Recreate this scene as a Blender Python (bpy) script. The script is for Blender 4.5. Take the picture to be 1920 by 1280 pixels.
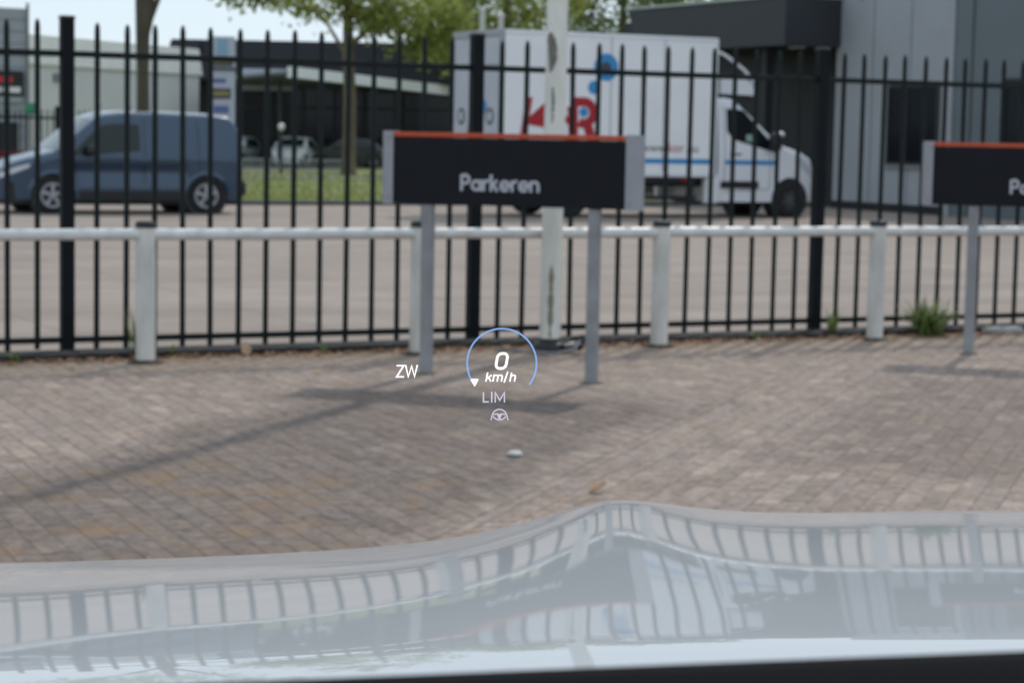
import bpy, math, random
import numpy as np
from mathutils import Vector, Matrix
random.seed(7)
rng = np.random.default_rng(11)
R = math.radians
scene = bpy.context.scene
for o in list(bpy.data.objects):
    bpy.data.objects.remove(o)
COL = scene.collection

# ------------------------------------------------------------------ camera
cam_d = bpy.data.cameras.new('camera')
cam = bpy.data.objects.new('camera', cam_d); COL.objects.link(cam)
PITCH, ROLL, EYE = math.atan(386 / 4000), 0.019, 1.5
CAM_ROT = Matrix.Rotation(math.pi / 2 - PITCH, 4, 'X') @ Matrix.Rotation(ROLL, 4, 'Z')
cam.matrix_world = Matrix.Translation((0, 0, EYE)) @ CAM_ROT
cam_d.sensor_width = 36; cam_d.lens = 75
cam_d.clip_start = 0.05; cam_d.clip_end = 3000
cam_d.dof.use_dof = True
cam_d.dof.focus_distance = 1.55
cam_d.dof.aperture_fstop = 19
scene.camera = cam

# ------------------------------------------------------------------ sky, sun, exposure
SUN_EL, SUN_AZ = R(46), math.atan2(0.36, 1.0)     # azimuth from +Y towards +X
world = bpy.data.worlds.new('World'); scene.world = world
world.use_nodes = True
wn = world.node_tree
sky = wn.nodes.new('ShaderNodeTexSky'); sky.sky_type = 'NISHITA'; sky.sun_disc = False
sky.sun_elevation = SUN_EL; sky.sun_rotation = SUN_AZ
sky.air_density = 1.0; sky.dust_density = 0.5; sky.ozone_density = 1.0
bg = wn.nodes['Background']; bg.inputs['Strength'].default_value = 0.107
veil = wn.nodes.new('ShaderNodeMix'); veil.data_type = 'RGBA'; veil.inputs['Factor'].default_value = .86   # thin even summer haze over the whole sky
veil.inputs['B'].default_value = (6.5, 7.7, 8.8, 1)
wn.links.new(sky.outputs['Color'], veil.inputs['A']); wn.links.new(veil.outputs['Result'], bg.inputs['Color'])
sun_d = bpy.data.lights.new('sun', 'SUN'); sun_d.energy = 1.75; sun_d.angle = R(0.9); sun_d.color = (1, .93, .84)
sun = bpy.data.objects.new('sun', sun_d); COL.objects.link(sun)
sv = Vector((math.sin(SUN_AZ) * math.cos(SUN_EL), math.cos(SUN_AZ) * math.cos(SUN_EL), math.sin(SUN_EL)))
sun.rotation_euler = sv.to_track_quat('Z', 'Y').to_euler(); sun.location = sv * 50
scene.view_settings.view_transform = 'Standard'; scene.view_settings.look = 'None'
scene.view_settings.exposure = 0.1; scene.view_settings.gamma = 1.0
scene.render.engine = 'CYCLES'

# ------------------------------------------------------------------ materials
def mat(name, col, rough=.6, metal=0., var=0., scale=4., bump=0., bscale=None, coat=0., spec=.5, stretch=None, col2=None):
    m = bpy.data.materials.new(name); m.use_nodes = True
    nt = m.node_tree; b = nt.nodes['Principled BSDF']
    b.inputs['Base Color'].default_value = (*col, 1); b.inputs['Roughness'].default_value = rough
    b.inputs['Metallic'].default_value = metal; b.inputs['Specular IOR Level'].default_value = spec
    if coat:
        b.inputs['Coat Weight'].default_value = coat; b.inputs['Coat Roughness'].default_value = .03
    if var or bump:
        tc = nt.nodes.new('ShaderNodeTexCoord'); mp = nt.nodes.new('ShaderNodeMapping')
        if stretch: mp.inputs['Scale'].default_value = stretch
        nt.links.new(tc.outputs['Object'], mp.inputs['Vector'])
    if var:
        n = nt.nodes.new('ShaderNodeTexNoise'); n.inputs['Scale'].default_value = scale; n.inputs['Detail'].default_value = 6
        n.inputs['Roughness'].default_value = .65
        nt.links.new(mp.outputs['Vector'], n.inputs['Vector'])
        r = nt.nodes.new('ShaderNodeValToRGB'); r.color_ramp.elements[0].position = .3; r.color_ramp.elements[1].position = .72
        c2 = col2 if col2 else tuple(max(0, c * (1 - var)) for c in col)
        r.color_ramp.elements[0].color = (*c2, 1)
        r.color_ramp.elements[1].color = (*[min(1, c * (1 + var * .4)) for c in col], 1)
        nt.links.new(n.outputs['Fac'], r.inputs['Fac']); nt.links.new(r.outputs['Color'], b.inputs['Base Color'])
    if bump:
        n2 = nt.nodes.new('ShaderNodeTexNoise'); n2.inputs['Scale'].default_value = bscale or scale * 6; n2.inputs['Detail'].default_value = 4
        nt.links.new(mp.outputs['Vector'], n2.inputs['Vector'])
        bp = nt.nodes.new('ShaderNodeBump'); bp.inputs['Strength'].default_value = bump; bp.inputs['Distance'].default_value = .01
        nt.links.new(n2.outputs['Fac'], bp.inputs['Height']); nt.links.new(bp.outputs['Normal'], b.inputs['Normal'])
    return m

def glow(name, col, strength, cover):
    """projected light: adds to what lies behind it"""
    m = bpy.data.materials.new(name); m.use_nodes = True
    nt = m.node_tree; nt.nodes.clear()
    out = nt.nodes.new('ShaderNodeOutputMaterial'); em = nt.nodes.new('ShaderNodeEmission')
    tr = nt.nodes.new('ShaderNodeBsdfTransparent'); mx = nt.nodes.new('ShaderNodeMixShader')
    em.inputs['Color'].default_value = (*col, 1); em.inputs['Strength'].default_value = strength
    mx.inputs['Fac'].default_value = cover
    nt.links.new(tr.outputs[0], mx.inputs[1]); nt.links.new(em.outputs[0], mx.inputs[2])
    nt.links.new(mx.outputs[0], out.inputs['Surface'])
    return m

M = {}
M['fence'] = mat('black_green_coated_steel', (.010, .016, .016), .6, var=.4, scale=9, spec=.2)
M['fence_post'] = mat('black_coated_post', (.008, .010, .013), .65, var=.3, scale=6, spec=.15)
M['white_tube'] = mat('white_painted_tube', (.72, .72, .70), .38, var=.22, scale=7, bump=.05)
M['white_post'] = mat('white_painted_post', (.70, .67, .62), .5, var=.3, scale=6, bump=.08, stretch=(1, 1, .35))
M['cap'] = mat('black_plastic_cap', (.012, .012, .013), .5)
M['mast'] = mat('mast_white_coating', (.80, .78, .71), .45, var=.25, scale=5, stretch=(1, 1, .3))
M['mast_patch'] = mat('worn_grey_patch', (.20, .19, .17), .8, var=.5, scale=18)
M['moss'] = mat('green_grime', (.30, .28, .20), .9, var=.5, scale=14)
M['sign_panel'] = mat('sign_anthracite', (.012, .013, .018), .55, var=.15, scale=3, spec=.15)
M['sign_orange'] = mat('sign_orange', (.52, .075, .022), .5, var=.1)
M['sign_cap'] = mat('brushed_aluminium', (.36, .36, .39), .45, metal=.35, var=.12, scale=5)
M['sign_leg'] = mat('grey_steel_leg', (.31, .31, .325), .5, metal=.2, var=.25, scale=5)
M['sign_text'] = mat('sign_lettering', (.50, .51, .56), .6)
M['kerb'] = mat('dark_concrete', (.022, .021, .021), .95, var=.5, scale=5, bump=.3)
M['tyre'] = mat('tyre_rubber', (.012, .012, .013), .8, var=.2)
M['rim'] = mat('silver_hubcap', (.36, .36, .38), .4, metal=.4)
M['hub_dark'] = mat('hub_recess', (.02, .02, .022), .6)
M['van_blue'] = mat('van_blue_paint', (.024, .054, .098), .35, metal=.25, coat=.8)
M['van_glass'] = mat('van_glass', (.010, .018, .018), .06, spec=.45)
M['seam'] = mat('panel_gap', (.012, .015, .022), .7)
M['black_plastic_and_shade'] = mat('black_plastic_and_shade', (.014, .015, .017), .55)
M['lamp_glass'] = mat('headlamp_glass', (.55, .58, .6), .12, spec=.8, coat=.6)
M['red_lens'] = mat('red_lens', (.30, .012, .012), .25)
M['interior_and_glint_green'] = mat('interior_and_glint_pale', (.24, .36, .31), .6)
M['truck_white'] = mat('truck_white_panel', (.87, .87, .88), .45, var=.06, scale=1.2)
M['cab_white'] = mat('cab_white_paint', (.76, .77, .80), .3, coat=.8)
M['steel_wheel'] = mat('painted_steel_wheel', (.075, .075, .078), .6)
M['truck_grey'] = mat('truck_grey_frame', (.33, .34, .36), .5)
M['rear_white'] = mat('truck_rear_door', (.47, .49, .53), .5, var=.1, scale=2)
M['blue_print'] = mat('blue_print', (.035, .26, .56), .5)
M['red_print'] = mat('red_print', (.40, .010, .020), .5)
M['dark_print'] = mat('dark_print', (.06, .06, .07), .6)
M['chassis'] = mat('chassis_black', (.02, .02, .022), .7)
M['bldg_grey'] = mat('facade_grey', (.32, .335, .355), .6, var=.1, scale=.7)
M['bldg_blue'] = mat('facade_blue_grey', (.115, .14, .155), .5, var=.12, scale=.7)
M['bldg_dark'] = mat('cladding_anthracite', (.024, .027, .033), .55, var=.12, scale=.8)
M['bldg_black'] = mat('recess_black', (.012, .012, .016), .6)
M['trim_light'] = mat('roof_trim', (.42, .46, .42), .6)
M['dark_glass'] = mat('dark_window_glass', (.010, .012, .016), .1, spec=.3)
M['win_frame'] = mat('window_frame_dark', (.02, .022, .026), .5)
M['wh_wall'] = mat('warehouse_wall', (.70, .69, .68), .6, var=.08, scale=.5)
M['wh_band'] = mat('warehouse_roof_sheet', (.82, .81, .78), .5, var=.1, scale=.8)
M['garage_wall'] = mat('garage_cladding', (.38, .40, .43), .6, var=.1, scale=.6)
M['pipe'] = mat('zinc_pipe', (.24, .25, .26), .5, metal=.3)
M['navy'] = mat('parapet_navy', (.014, .016, .026), .5, var=.12)
M['canopy'] = mat('canopy_white', (.86, .87, .88), .4)
M['soffit'] = mat('soffit_grey', (.20, .22, .22), .7, var=.2, scale=1)
M['totem'] = mat('totem_grey', (.50, .52, .60), .5, var=.08)
M['totem_blue'] = mat('totem_blue', (.12, .15, .36), .5)
M['totem_pale'] = mat('totem_pale_blue', (.24, .42, .56), .5)
M['totem_dark'] = mat('totem_dark', (.05, .05, .07), .5)
M['totem_yellow'] = mat('totem_yellow', (.32, .25, .08), .5)
M['red_sign'] = mat('red_sign', (.55, .03, .03), .5)
M['white_sign'] = mat('white_lettering', (.8, .8, .8), .5)
M['green_sign'] = mat('green_panel', (.05, .26, .13), .5)
M['bark'] = mat('bark', (.105, .088, .062), .9, var=.5, scale=3, bump=.6, bscale=14, stretch=(1, 1, .25))
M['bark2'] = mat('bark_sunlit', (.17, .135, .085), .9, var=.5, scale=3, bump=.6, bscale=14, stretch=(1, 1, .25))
M['weed'] = None
M['dead'] = mat('dry_leaf', (.52, .34, .20), .8, var=.6, scale=40)
M['pebble'] = mat('pale_debris', (.55, .56, .55), .7, var=.3, scale=20)
M['concrete'] = mat('concrete_block', (.36, .36, .35), .9, var=.35, scale=8, bump=.3)
M['cable'] = mat('grey_cable', (.22, .22, .23), .5)
M['car_white'] = mat('car_white_paint', (.74, .75, .76), .3, coat=.8)
M['car_dark'] = mat('car_dark_paint', (.03, .033, .04), .3, coat=.8)
M['car_silver'] = mat('car_silver_paint', (.42, .44, .46), .3, metal=.4, coat=.8)
M['dash'] = mat('dashboard_black', (.004, .004, .005), .9, spec=.04)
M['globe'] = mat('white_globe', (.8, .8, .8), .3)
M['lot_kerb'] = mat('kerb_stone', (.12, .12, .115), .9, var=.4, scale=4)

def leaf_mat(name, col, trans):
    m = bpy.data.materials.new(name); m.use_nodes = True
    nt = m.node_tree; b = nt.nodes['Principled BSDF']; out = nt.nodes['Material Output']
    b.inputs['Roughness'].default_value = .6
    geo = nt.nodes.new('ShaderNodeNewGeometry'); r = nt.nodes.new('ShaderNodeValToRGB')
    r.color_ramp.elements[0].color = (*[c * .55 for c in col], 1); r.color_ramp.elements[1].color = (*[c * 1.35 for c in col], 1)
    nt.links.new(geo.outputs['Random Per Island'], r.inputs['Fac']); nt.links.new(r.outputs['Color'], b.inputs['Base Color'])
    t = nt.nodes.new('ShaderNodeBsdfTranslucent'); mx = nt.nodes.new('ShaderNodeMixShader'); mx.inputs['Fac'].default_value = trans
    nt.links.new(r.outputs['Color'], t.inputs['Color'])
    nt.links.new(b.outputs[0], mx.inputs[1]); nt.links.new(t.outputs[0], mx.inputs[2]); nt.links.new(mx.outputs[0], out.inputs['Surface'])
    return m
M['leaf'] = leaf_mat('leaf_yellow_green', (.29, .33, .085), .58)
M['leaf_dark'] = leaf_mat('leaf_deep_green', (.16, .21, .06), .55)
M['grass'] = leaf_mat('grass_blade', (.26, .31, .09), .35)
M['weed'] = leaf_mat('weed_green', (.17, .23, .075), .4)
M['litter'] = leaf_mat('fallen_leaf', (.36, .19, .095), .2)

NXX, NXY = -.446, .895
def paver_mat():
    m = bpy.data.materials.new('worn_concrete_paver'); m.use_nodes = True
    nt = m.node_tree; L = nt.links.new; b = nt.nodes['Principled BSDF']; b.inputs['Roughness'].default_value = .88
    b.inputs['Specular IOR Level'].default_value = .3
    geo = nt.nodes.new('ShaderNodeNewGeometry'); oi = nt.nodes.new('ShaderNodeObjectInfo')
    add = nt.nodes.new('ShaderNodeMath'); add.operation = 'ADD'; L(geo.outputs['Random Per Island'], add.inputs[0]); L(oi.outputs['Random'], add.inputs[1])
    fr = nt.nodes.new('ShaderNodeMath'); fr.operation = 'FRACT'; L(add.outputs[0], fr.inputs[0])
    r = nt.nodes.new('ShaderNodeValToRGB')
    el = r.color_ramp.elements
    el[0].position = 0; el[0].color = (.23, .178, .15, 1); el[1].position = 1; el[1].color = (.355, .28, .23, 1)
    e2 = el.new(.45); e2.color = (.298, .23, .191, 1); e3 = el.new(.8); e3.color = (.265, .21, .182, 1)
    L(fr.outputs[0], r.inputs['Fac'])
    n = nt.nodes.new('ShaderNodeTexNoise'); n.inputs['Scale'].default_value = 38; n.inputs['Detail'].default_value = 5; n.inputs['Roughness'].default_value = .7
    L(geo.outputs['Position'], n.inputs['Vector'])
    nr = nt.nodes.new('ShaderNodeMapRange'); nr.inputs['From Min'].default_value = .3; nr.inputs['From Max'].default_value = .7
    nr.inputs['To Min'].default_value = .68; nr.inputs['To Max'].default_value = 1.3; L(n.outputs['Fac'], nr.inputs['Value'])
    n_m = nt.nodes.new('ShaderNodeTexNoise'); n_m.inputs['Scale'].default_value = 16; n_m.inputs['Detail'].default_value = 6; n_m.inputs['Roughness'].default_value = .7
    L(geo.outputs['Position'], n_m.inputs['Vector'])
    nr2 = nt.nodes.new('ShaderNodeMapRange'); nr2.inputs['From Min'].default_value = .33; nr2.inputs['From Max'].default_value = .67
    nr2.inputs['To Min'].default_value = .58; nr2.inputs['To Max'].default_value = 1.42; L(n_m.outputs['Fac'], nr2.inputs['Value'])
    nmul = nt.nodes.new('ShaderNodeMath'); nmul.operation = 'MULTIPLY'; L(nr.outputs['Result'], nmul.inputs[0]); L(nr2.outputs['Result'], nmul.inputs[1])
    mul = nt.nodes.new('ShaderNodeMix'); mul.data_type = 'RGBA'; mul.blend_type = 'MULTIPLY'; mul.inputs['Factor'].default_value = 1
    L(r.outputs['Color'], mul.inputs['A']); L(nmul.outputs[0], mul.inputs['B'])
    # tyre dirt and oil collected in the parking bays
    sep = nt.nodes.new('ShaderNodeSeparateXYZ'); L(geo.outputs['Position'], sep.inputs[0])
    def m2(op, a, bv, c=None):
        k = nt.nodes.new('ShaderNodeMath'); k.operation = op
        for i, v in enumerate((a, bv, c)):
            if v is None: continue
            if isinstance(v, (int, float)): k.inputs[i].default_value = v
            else: L(v, k.inputs[i])
        return k.outputs[0]
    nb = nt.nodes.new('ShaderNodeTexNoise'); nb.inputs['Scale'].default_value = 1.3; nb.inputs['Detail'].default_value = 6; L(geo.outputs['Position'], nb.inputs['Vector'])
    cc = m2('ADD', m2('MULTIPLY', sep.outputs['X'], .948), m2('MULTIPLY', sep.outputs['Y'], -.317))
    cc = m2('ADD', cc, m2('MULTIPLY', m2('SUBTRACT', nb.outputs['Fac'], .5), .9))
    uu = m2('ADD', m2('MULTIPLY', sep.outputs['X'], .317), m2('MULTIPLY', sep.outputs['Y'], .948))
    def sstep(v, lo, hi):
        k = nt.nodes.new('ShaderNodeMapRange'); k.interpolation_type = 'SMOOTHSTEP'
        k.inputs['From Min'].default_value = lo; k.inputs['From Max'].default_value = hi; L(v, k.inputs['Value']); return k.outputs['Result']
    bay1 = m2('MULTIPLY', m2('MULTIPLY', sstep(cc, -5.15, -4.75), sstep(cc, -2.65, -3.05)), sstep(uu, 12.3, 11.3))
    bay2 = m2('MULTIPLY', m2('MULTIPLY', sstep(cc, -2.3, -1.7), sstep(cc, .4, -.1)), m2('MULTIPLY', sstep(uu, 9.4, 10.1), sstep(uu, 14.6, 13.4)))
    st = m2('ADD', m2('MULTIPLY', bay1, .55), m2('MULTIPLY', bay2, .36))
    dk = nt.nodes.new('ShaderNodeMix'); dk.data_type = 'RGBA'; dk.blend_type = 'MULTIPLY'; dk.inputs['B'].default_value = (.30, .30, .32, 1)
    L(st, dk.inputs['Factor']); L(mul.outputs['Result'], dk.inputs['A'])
    # rusty sand between and on some stones
    ns = nt.nodes.new('ShaderNodeTexNoise'); ns.inputs['Scale'].default_value = 2.1; ns.inputs['Detail'].default_value = 8; ns.inputs['Roughness'].default_value = .75
    mp = nt.nodes.new('ShaderNodeMapping'); mp.inputs['Location'].default_value = (3.1, 7.7, 0); L(geo.outputs['Position'], mp.inputs['Vector']); L(mp.outputs['Vector'], ns.inputs['Vector'])
    rust = m2('MULTIPLY', sstep(ns.outputs['Fac'], .47, .70), .7)
    near = sstep(uu, 9.2, 7.6)
    ppp = m2('ADD', m2('MULTIPLY', sep.outputs['X'], NXX), m2('MULTIPLY', sep.outputs['Y'], NXY))
    edge = m2('MULTIPLY', sstep(m2('ADD', ppp, m2('MULTIPLY', m2('SUBTRACT', ns.outputs['Fac'], .5), 1.2)), 12.5, 13.5), .6)
    rust = m2('MULTIPLY', rust, m2('ADD', .35, near))
    ru = nt.nodes.new('ShaderNodeMix'); ru.data_type = 'RGBA'; ru.inputs['B'].default_value = (.24, .145, .07, 1)
    L(rust, ru.inputs['Factor']); L(dk.outputs['Result'], ru.inputs['A'])
    sd = nt.nodes.new('ShaderNodeMix'); sd.data_type = 'RGBA'; sd.inputs['B'].default_value = (.31, .235, .16, 1)
    L(edge, sd.inputs['Factor']); L(ru.outputs['Result'], sd.inputs['A'])
    L(sd.outputs['Result'], b.inputs['Base Color'])
    bp = nt.nodes.new('ShaderNodeBump'); bp.inputs['Strength'].default_value = .5; bp.inputs['Distance'].default_value = .004
    L(n.outputs['Fac'], bp.inputs['Height']); L(bp.outputs['Normal'], b.inputs['Normal'])
    return m
M['paver'] = paver_mat()
M['bed'] = mat('jointing_sand', (.17, .135, .10), .95, var=.45, scale=5, bump=.2)

def yard_mat():
    m = bpy.data.materials.new('yard_concrete_slabs'); m.use_nodes = True
    nt = m.node_tree; L = nt.links.new; b = nt.nodes['Principled BSDF']; b.inputs['Roughness'].default_value = .9
    tc = nt.nodes.new('ShaderNodeTexCoord')
    br = nt.nodes.new('ShaderNodeTexBrick'); br.inputs['Scale'].default_value = 1
    br.inputs['Brick Width'].default_value = 2.0; br.inputs['Row Height'].default_value = 2.0; br.inputs['Mortar Size'].default_value = .018; br.offset = 0
    br.inputs['Color1'].default_value = (.28, .226, .19, 1); br.inputs['Color2'].default_value = (.302, .243, .206, 1); br.inputs['Mortar'].default_value = (.22, .18, .15, 1)
    L(tc.outputs['Object'], br.inputs['Vector'])
    n = nt.nodes.new('ShaderNodeTexNoise'); n.inputs['Scale'].default_value = .8; n.inputs['Detail'].default_value = 9; n.inputs['Roughness'].default_value = .7
    L(tc.outputs['Object'], n.inputs['Vector'])
    mr = nt.nodes.new('ShaderNodeMapRange'); mr.inputs['From Min'].default_value = .3; mr.inputs['From Max'].default_value = .7; mr.inputs['To Min'].default_value = .82; mr.inputs['To Max'].default_value = 1.14
    L(n.outputs['Fac'], mr.inputs['Value'])
    mpp = nt.nodes.new('ShaderNodeMapping'); mpp.inputs['Scale'].default_value = (.07, 1.5, 1); L(tc.outputs['Object'], mpp.inputs['Vector'])
    n3 = nt.nodes.new('ShaderNodeTexNoise'); n3.inputs['Scale'].default_value = 1.6; n3.inputs['Detail'].default_value = 6; L(mpp.outputs['Vector'], n3.inputs['Vector'])
    mr3 = nt.nodes.new('ShaderNodeMapRange'); mr3.inputs['From Min'].default_value = .35; mr3.inputs['From Max'].default_value = .65; mr3.inputs['To Min'].default_value = .84; mr3.inputs['To Max'].default_value = 1.08
    L(n3.outputs['Fac'], mr3.inputs['Value'])
    k3 = nt.nodes.new('ShaderNodeMath'); k3.operation = 'MULTIPLY'; L(mr.outputs['Result'], k3.inputs[0]); L(mr3.outputs['Result'], k3.inputs[1]); mr = k3
    mx = nt.nodes.new('ShaderNodeMix'); mx.data_type = 'RGBA'; mx.blend_type = 'MULTIPLY'; mx.inputs['Factor'].default_value = 1
    L(br.outputs['Color'], mx.inputs['A']); L(mr.outputs[0], mx.inputs['B']); L(mx.outputs['Result'], b.inputs['Base Color'])
    return m
M['yard'] = yard_mat()
M['turf'] = mat('turf', (.21, .22, .075), .95, var=.45, scale=1.5)
M['asphalt'] = mat('grey_asphalt', (.16, .155, .15), .9, var=.2, scale=2)

def hood_mat():
    m = mat('white_car_lacquer', (.47, .485, .50), .5, coat=1.0)
    b = m.node_tree.nodes['Principled BSDF']; b.inputs['Coat Weight'].default_value = .76; b.inputs['Coat Roughness'].default_value = .028; b.inputs['Coat IOR'].default_value = 1.55
    b.inputs['Specular IOR Level'].default_value = .0
    return m
M['hood'] = hood_mat()
M['hud_white'] = glow('display_white_light', (.96, .95, 1.0), 1.25, .97)
M['hud_dim'] = glow('display_dim_light', (.66, .62, .76), .95, .75)
M['hud_blue'] = glow('display_blue_light', (.30, .52, 1.0), .9, .52)

# ------------------------------------------------------------------ mesh helpers
EA = math.atan2(.446, .895)                    # direction of the boundary fence
EX = Vector((math.cos(EA), math.sin(EA), 0)); NX = Vector((-math.sin(EA), math.cos(EA), 0))
def W(a, p, z=0.0):                            # along the fence, away from the camera, up
    v = EX * a + NX * p; v.z = z; return v

class MB:
    def __init__(self): self.v = []; self.f = []
    def add(self, vs, fs):
        k = len(self.v); self.v += [tuple(x) for x in vs]; self.f += [tuple(i + k for i in f) for f in fs]; return self
    def box(self, x0, x1, y0, y1, z0, z1, c=0.0):
        if c:
            def ring(z, d): return [(x0 + d, y0 + d, z), (x1 - d, y0 + d, z), (x1 - d, y1 - d, z), (x0 + d, y1 - d, z)]
            def oct_(z, d):
                return [(x0 + d + c, y0 + d, z), (x1 - d - c, y0 + d, z), (x1 - d, y0 + d + c, z), (x1 - d, y1 - d - c, z),
                        (x1 - d - c, y1 - d, z), (x0 + d + c, y1 - d, z), (x0 + d, y1 - d - c, z), (x0 + d, y0 + d + c, z)]
            vs = oct_(z0, c) + oct_(z0 + c, 0) + oct_(z1 - c, 0) + oct_(z1, c)
            fs = [tuple(range(7, -1, -1)), tuple(range(24, 32))]
            for k in range(3):
                for i in range(8):
                    j = (i + 1) % 8; fs.append((k * 8 + i, k * 8 + j, k * 8 + 8 + j, k * 8 + 8 + i))
            return self.add(vs, fs)
        vs = [(x0, y0, z0), (x1, y0, z0), (x1, y1, z0), (x0, y1, z0), (x0, y0, z1), (x1, y0, z1), (x1, y1, z1), (x0, y1, z1)]
        return self.add(vs, [(3, 2, 1, 0), (4, 5, 6, 7), (0, 1, 5, 4), (1, 2, 6, 5), (2, 3, 7, 6), (3, 0, 4, 7)])
    def tube(self, pts, rad, seg=12, cap=True):
        pts = [Vector(p) for p in pts]; n = len(pts)
        rad = rad if isinstance(rad, (list, tuple)) else [rad] * n
        vs = []; fs = []
        up = None
        for i, p in enumerate(pts):
            t = (pts[min(i + 1, n - 1)] - pts[max(i - 1, 0)]).normalized()
            if up is None:
                up = Vector((0, 0, 1)) if abs(t.z) < .9 else Vector((1, 0, 0))
            s = t.cross(up).normalized(); u = s.cross(t).normalized(); up = u
            for k in range(seg):
                a = 2 * math.pi * k / seg; vs.append(p + (s * math.cos(a) + u * math.sin(a)) * rad[i])
        for i in range(n - 1):
            for k in range(seg):
                j = (k + 1) % seg; fs.append((i * seg + k, i * seg + j, (i + 1) * seg + j, (i + 1) * seg + k))
        if cap:
            fs.append(tuple(range(seg - 1, -1, -1))); fs.append(tuple((n - 1) * seg + k for k in range(seg)))
        return self.add(vs, fs)
    def lathe(self, prof, axis='z', seg=32, center=(0, 0, 0)):
        """prof: (radius, height) pairs around an axis"""
        vs = []; fs = []; n = len(prof)
        for r, h in prof:
            for k in range(seg):
                a = 2 * math.pi * k / seg; c, s = r * math.cos(a), r * math.sin(a)
                q = (c, s, h) if axis == 'z' else ((c, h, s) if axis == 'y' else (h, c, s))
                vs.append((q[0] + center[0], q[1] + center[1], q[2] + center[2]))
        for i in range(n - 1):
            for k in range(seg):
                j = (k + 1) % seg; fs.append((i * seg + k, i * seg + j, (i + 1) * seg + j, (i + 1) * seg + k))
        fs.append(tuple(range(seg))); fs.append(tuple((n - 1) * seg + k for k in range(seg)))
        return self.add(vs, fs)
    def prism(self, poly, d0, d1, plane='xz'):
        n = len(poly)
        def P(a, b, d): return (a, d, b) if plane == 'xz' else ((a, b, d) if plane == 'xy' else (d, a, b))
        vs = [P(a, b, d0) for a, b in poly] + [P(a, b, d1) for a, b in poly]
        fs = [tuple(range(n)), tuple(range(2 * n - 1, n - 1, -1))] + [(i, i + n, (i + 1) % n + n, (i + 1) % n) for i in range(n)]
        return self.add(vs, fs)
    def ribbon(self, pts, w, d0, d1, plane='xz', closed=False):
        """a flat pen stroke of width w with thickness d0..d1"""
        P = [Vector((p[0], p[1])) for p in pts]; n = len(P); Lf = []; Rt = []
        for i, p in enumerate(P):
            a = P[(i - 1) % n] if (closed or i > 0) else None; b = P[(i + 1) % n] if (closed or i < n - 1) else None
            t1 = (p - a).normalized() if a is not None else None; t2 = (b - p).normalized() if b is not None else None
            if t1 is None: t1 = t2
            if t2 is None: t2 = t1
            n1 = Vector((-t1.y, t1.x)); n2 = Vector((-t2.y, t2.x)); mm = (n1 + n2)
            mm = mm.normalized() if mm.length > 1e-6 else n1
            k = min(2.2, 1 / max(.3, mm.dot(n1)))
            Lf.append(p + mm * w / 2 * k); Rt.append(p - mm * w / 2 * k)
        def Q(v, d): return (v.x, d, v.y) if plane == 'xz' else ((v.x, v.y, d) if plane == 'xy' else (d, v.x, v.y))
        vs = []
        for i in range(n): vs += [Q(Lf[i], d0), Q(Rt[i], d0), Q(Rt[i], d1), Q(Lf[i], d1)]
        fs = []
        rngn = range(n) if closed else range(n - 1)
        for i in rngn:
            j = (i + 1) % n
            for a, b in ((0, 1), (1, 2), (2, 3), (3, 0)): fs.append((i * 4 + a, i * 4 + b, j * 4 + b, j * 4 + a))
        if not closed: fs += [(0, 1, 2, 3), tuple((n - 1) * 4 + k for k in (3, 2, 1, 0))]
        return self.add(vs, fs)
    def grid(self, rows, flip=False):
        """rows: list of equally long lists of points"""
        n = len(rows[0]); vs = [p for r in rows for p in r]; fs = []
        for i in range(len(rows) - 1):
            for j in range(n - 1):
                q = (i * n + j, i * n + j + 1, (i + 1) * n + j + 1, (i + 1) * n + j); fs.append(q[::-1] if flip else q)
        return self.add(vs, fs)
    def mesh(self, name, m, smooth=False, angle=None):
        me = bpy.data.meshes.new(name); me.from_pydata(self.v, [], self.f); me.validate(); me.update()
        if m: me.materials.append(M[m] if isinstance(m, str) else m)
        if smooth:
            me.polygons.foreach_set('use_smooth', [True] * len(me.polygons))
            if angle: me.set_sharp_from_angle(angle=R(angle))
        return me
    def build(self, name, m, parent=None, smooth=False, angle=35, loc=None):
        return link(name, self.mesh(name, m, smooth, angle), parent, loc)

def link(name, me, parent=None, loc=None):
    o = bpy.data.objects.new(name, me); COL.objects.link(o)
    if parent is not None: o.parent = parent
    if loc is not None: o.location = loc
    return o
def tag(o, label=None, cat=None, group=None, kind=None):
    if label: o['label'] = label
    if cat: o['category'] = cat
    if group: o['group'] = group
    if kind: o['kind'] = kind
    return o
def thing(name, loc, rz=0, label=None, cat=None, group=None):
    o = bpy.data.objects.new(name, None); COL.objects.link(o); o.empty_display_size = .3
    o.location = loc; o.rotation_euler = (0, 0, rz)
    return tag(o, label, cat, group)
def arc(cx, cy, r, a0, a1, n=14, ry=None):
    ry = r if ry is None else ry
    return [(cx + r * math.cos(R(a0 + (a1 - a0) * i / n)), cy + ry * math.sin(R(a0 + (a1 - a0) * i / n))) for i in range(n + 1)]

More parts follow.
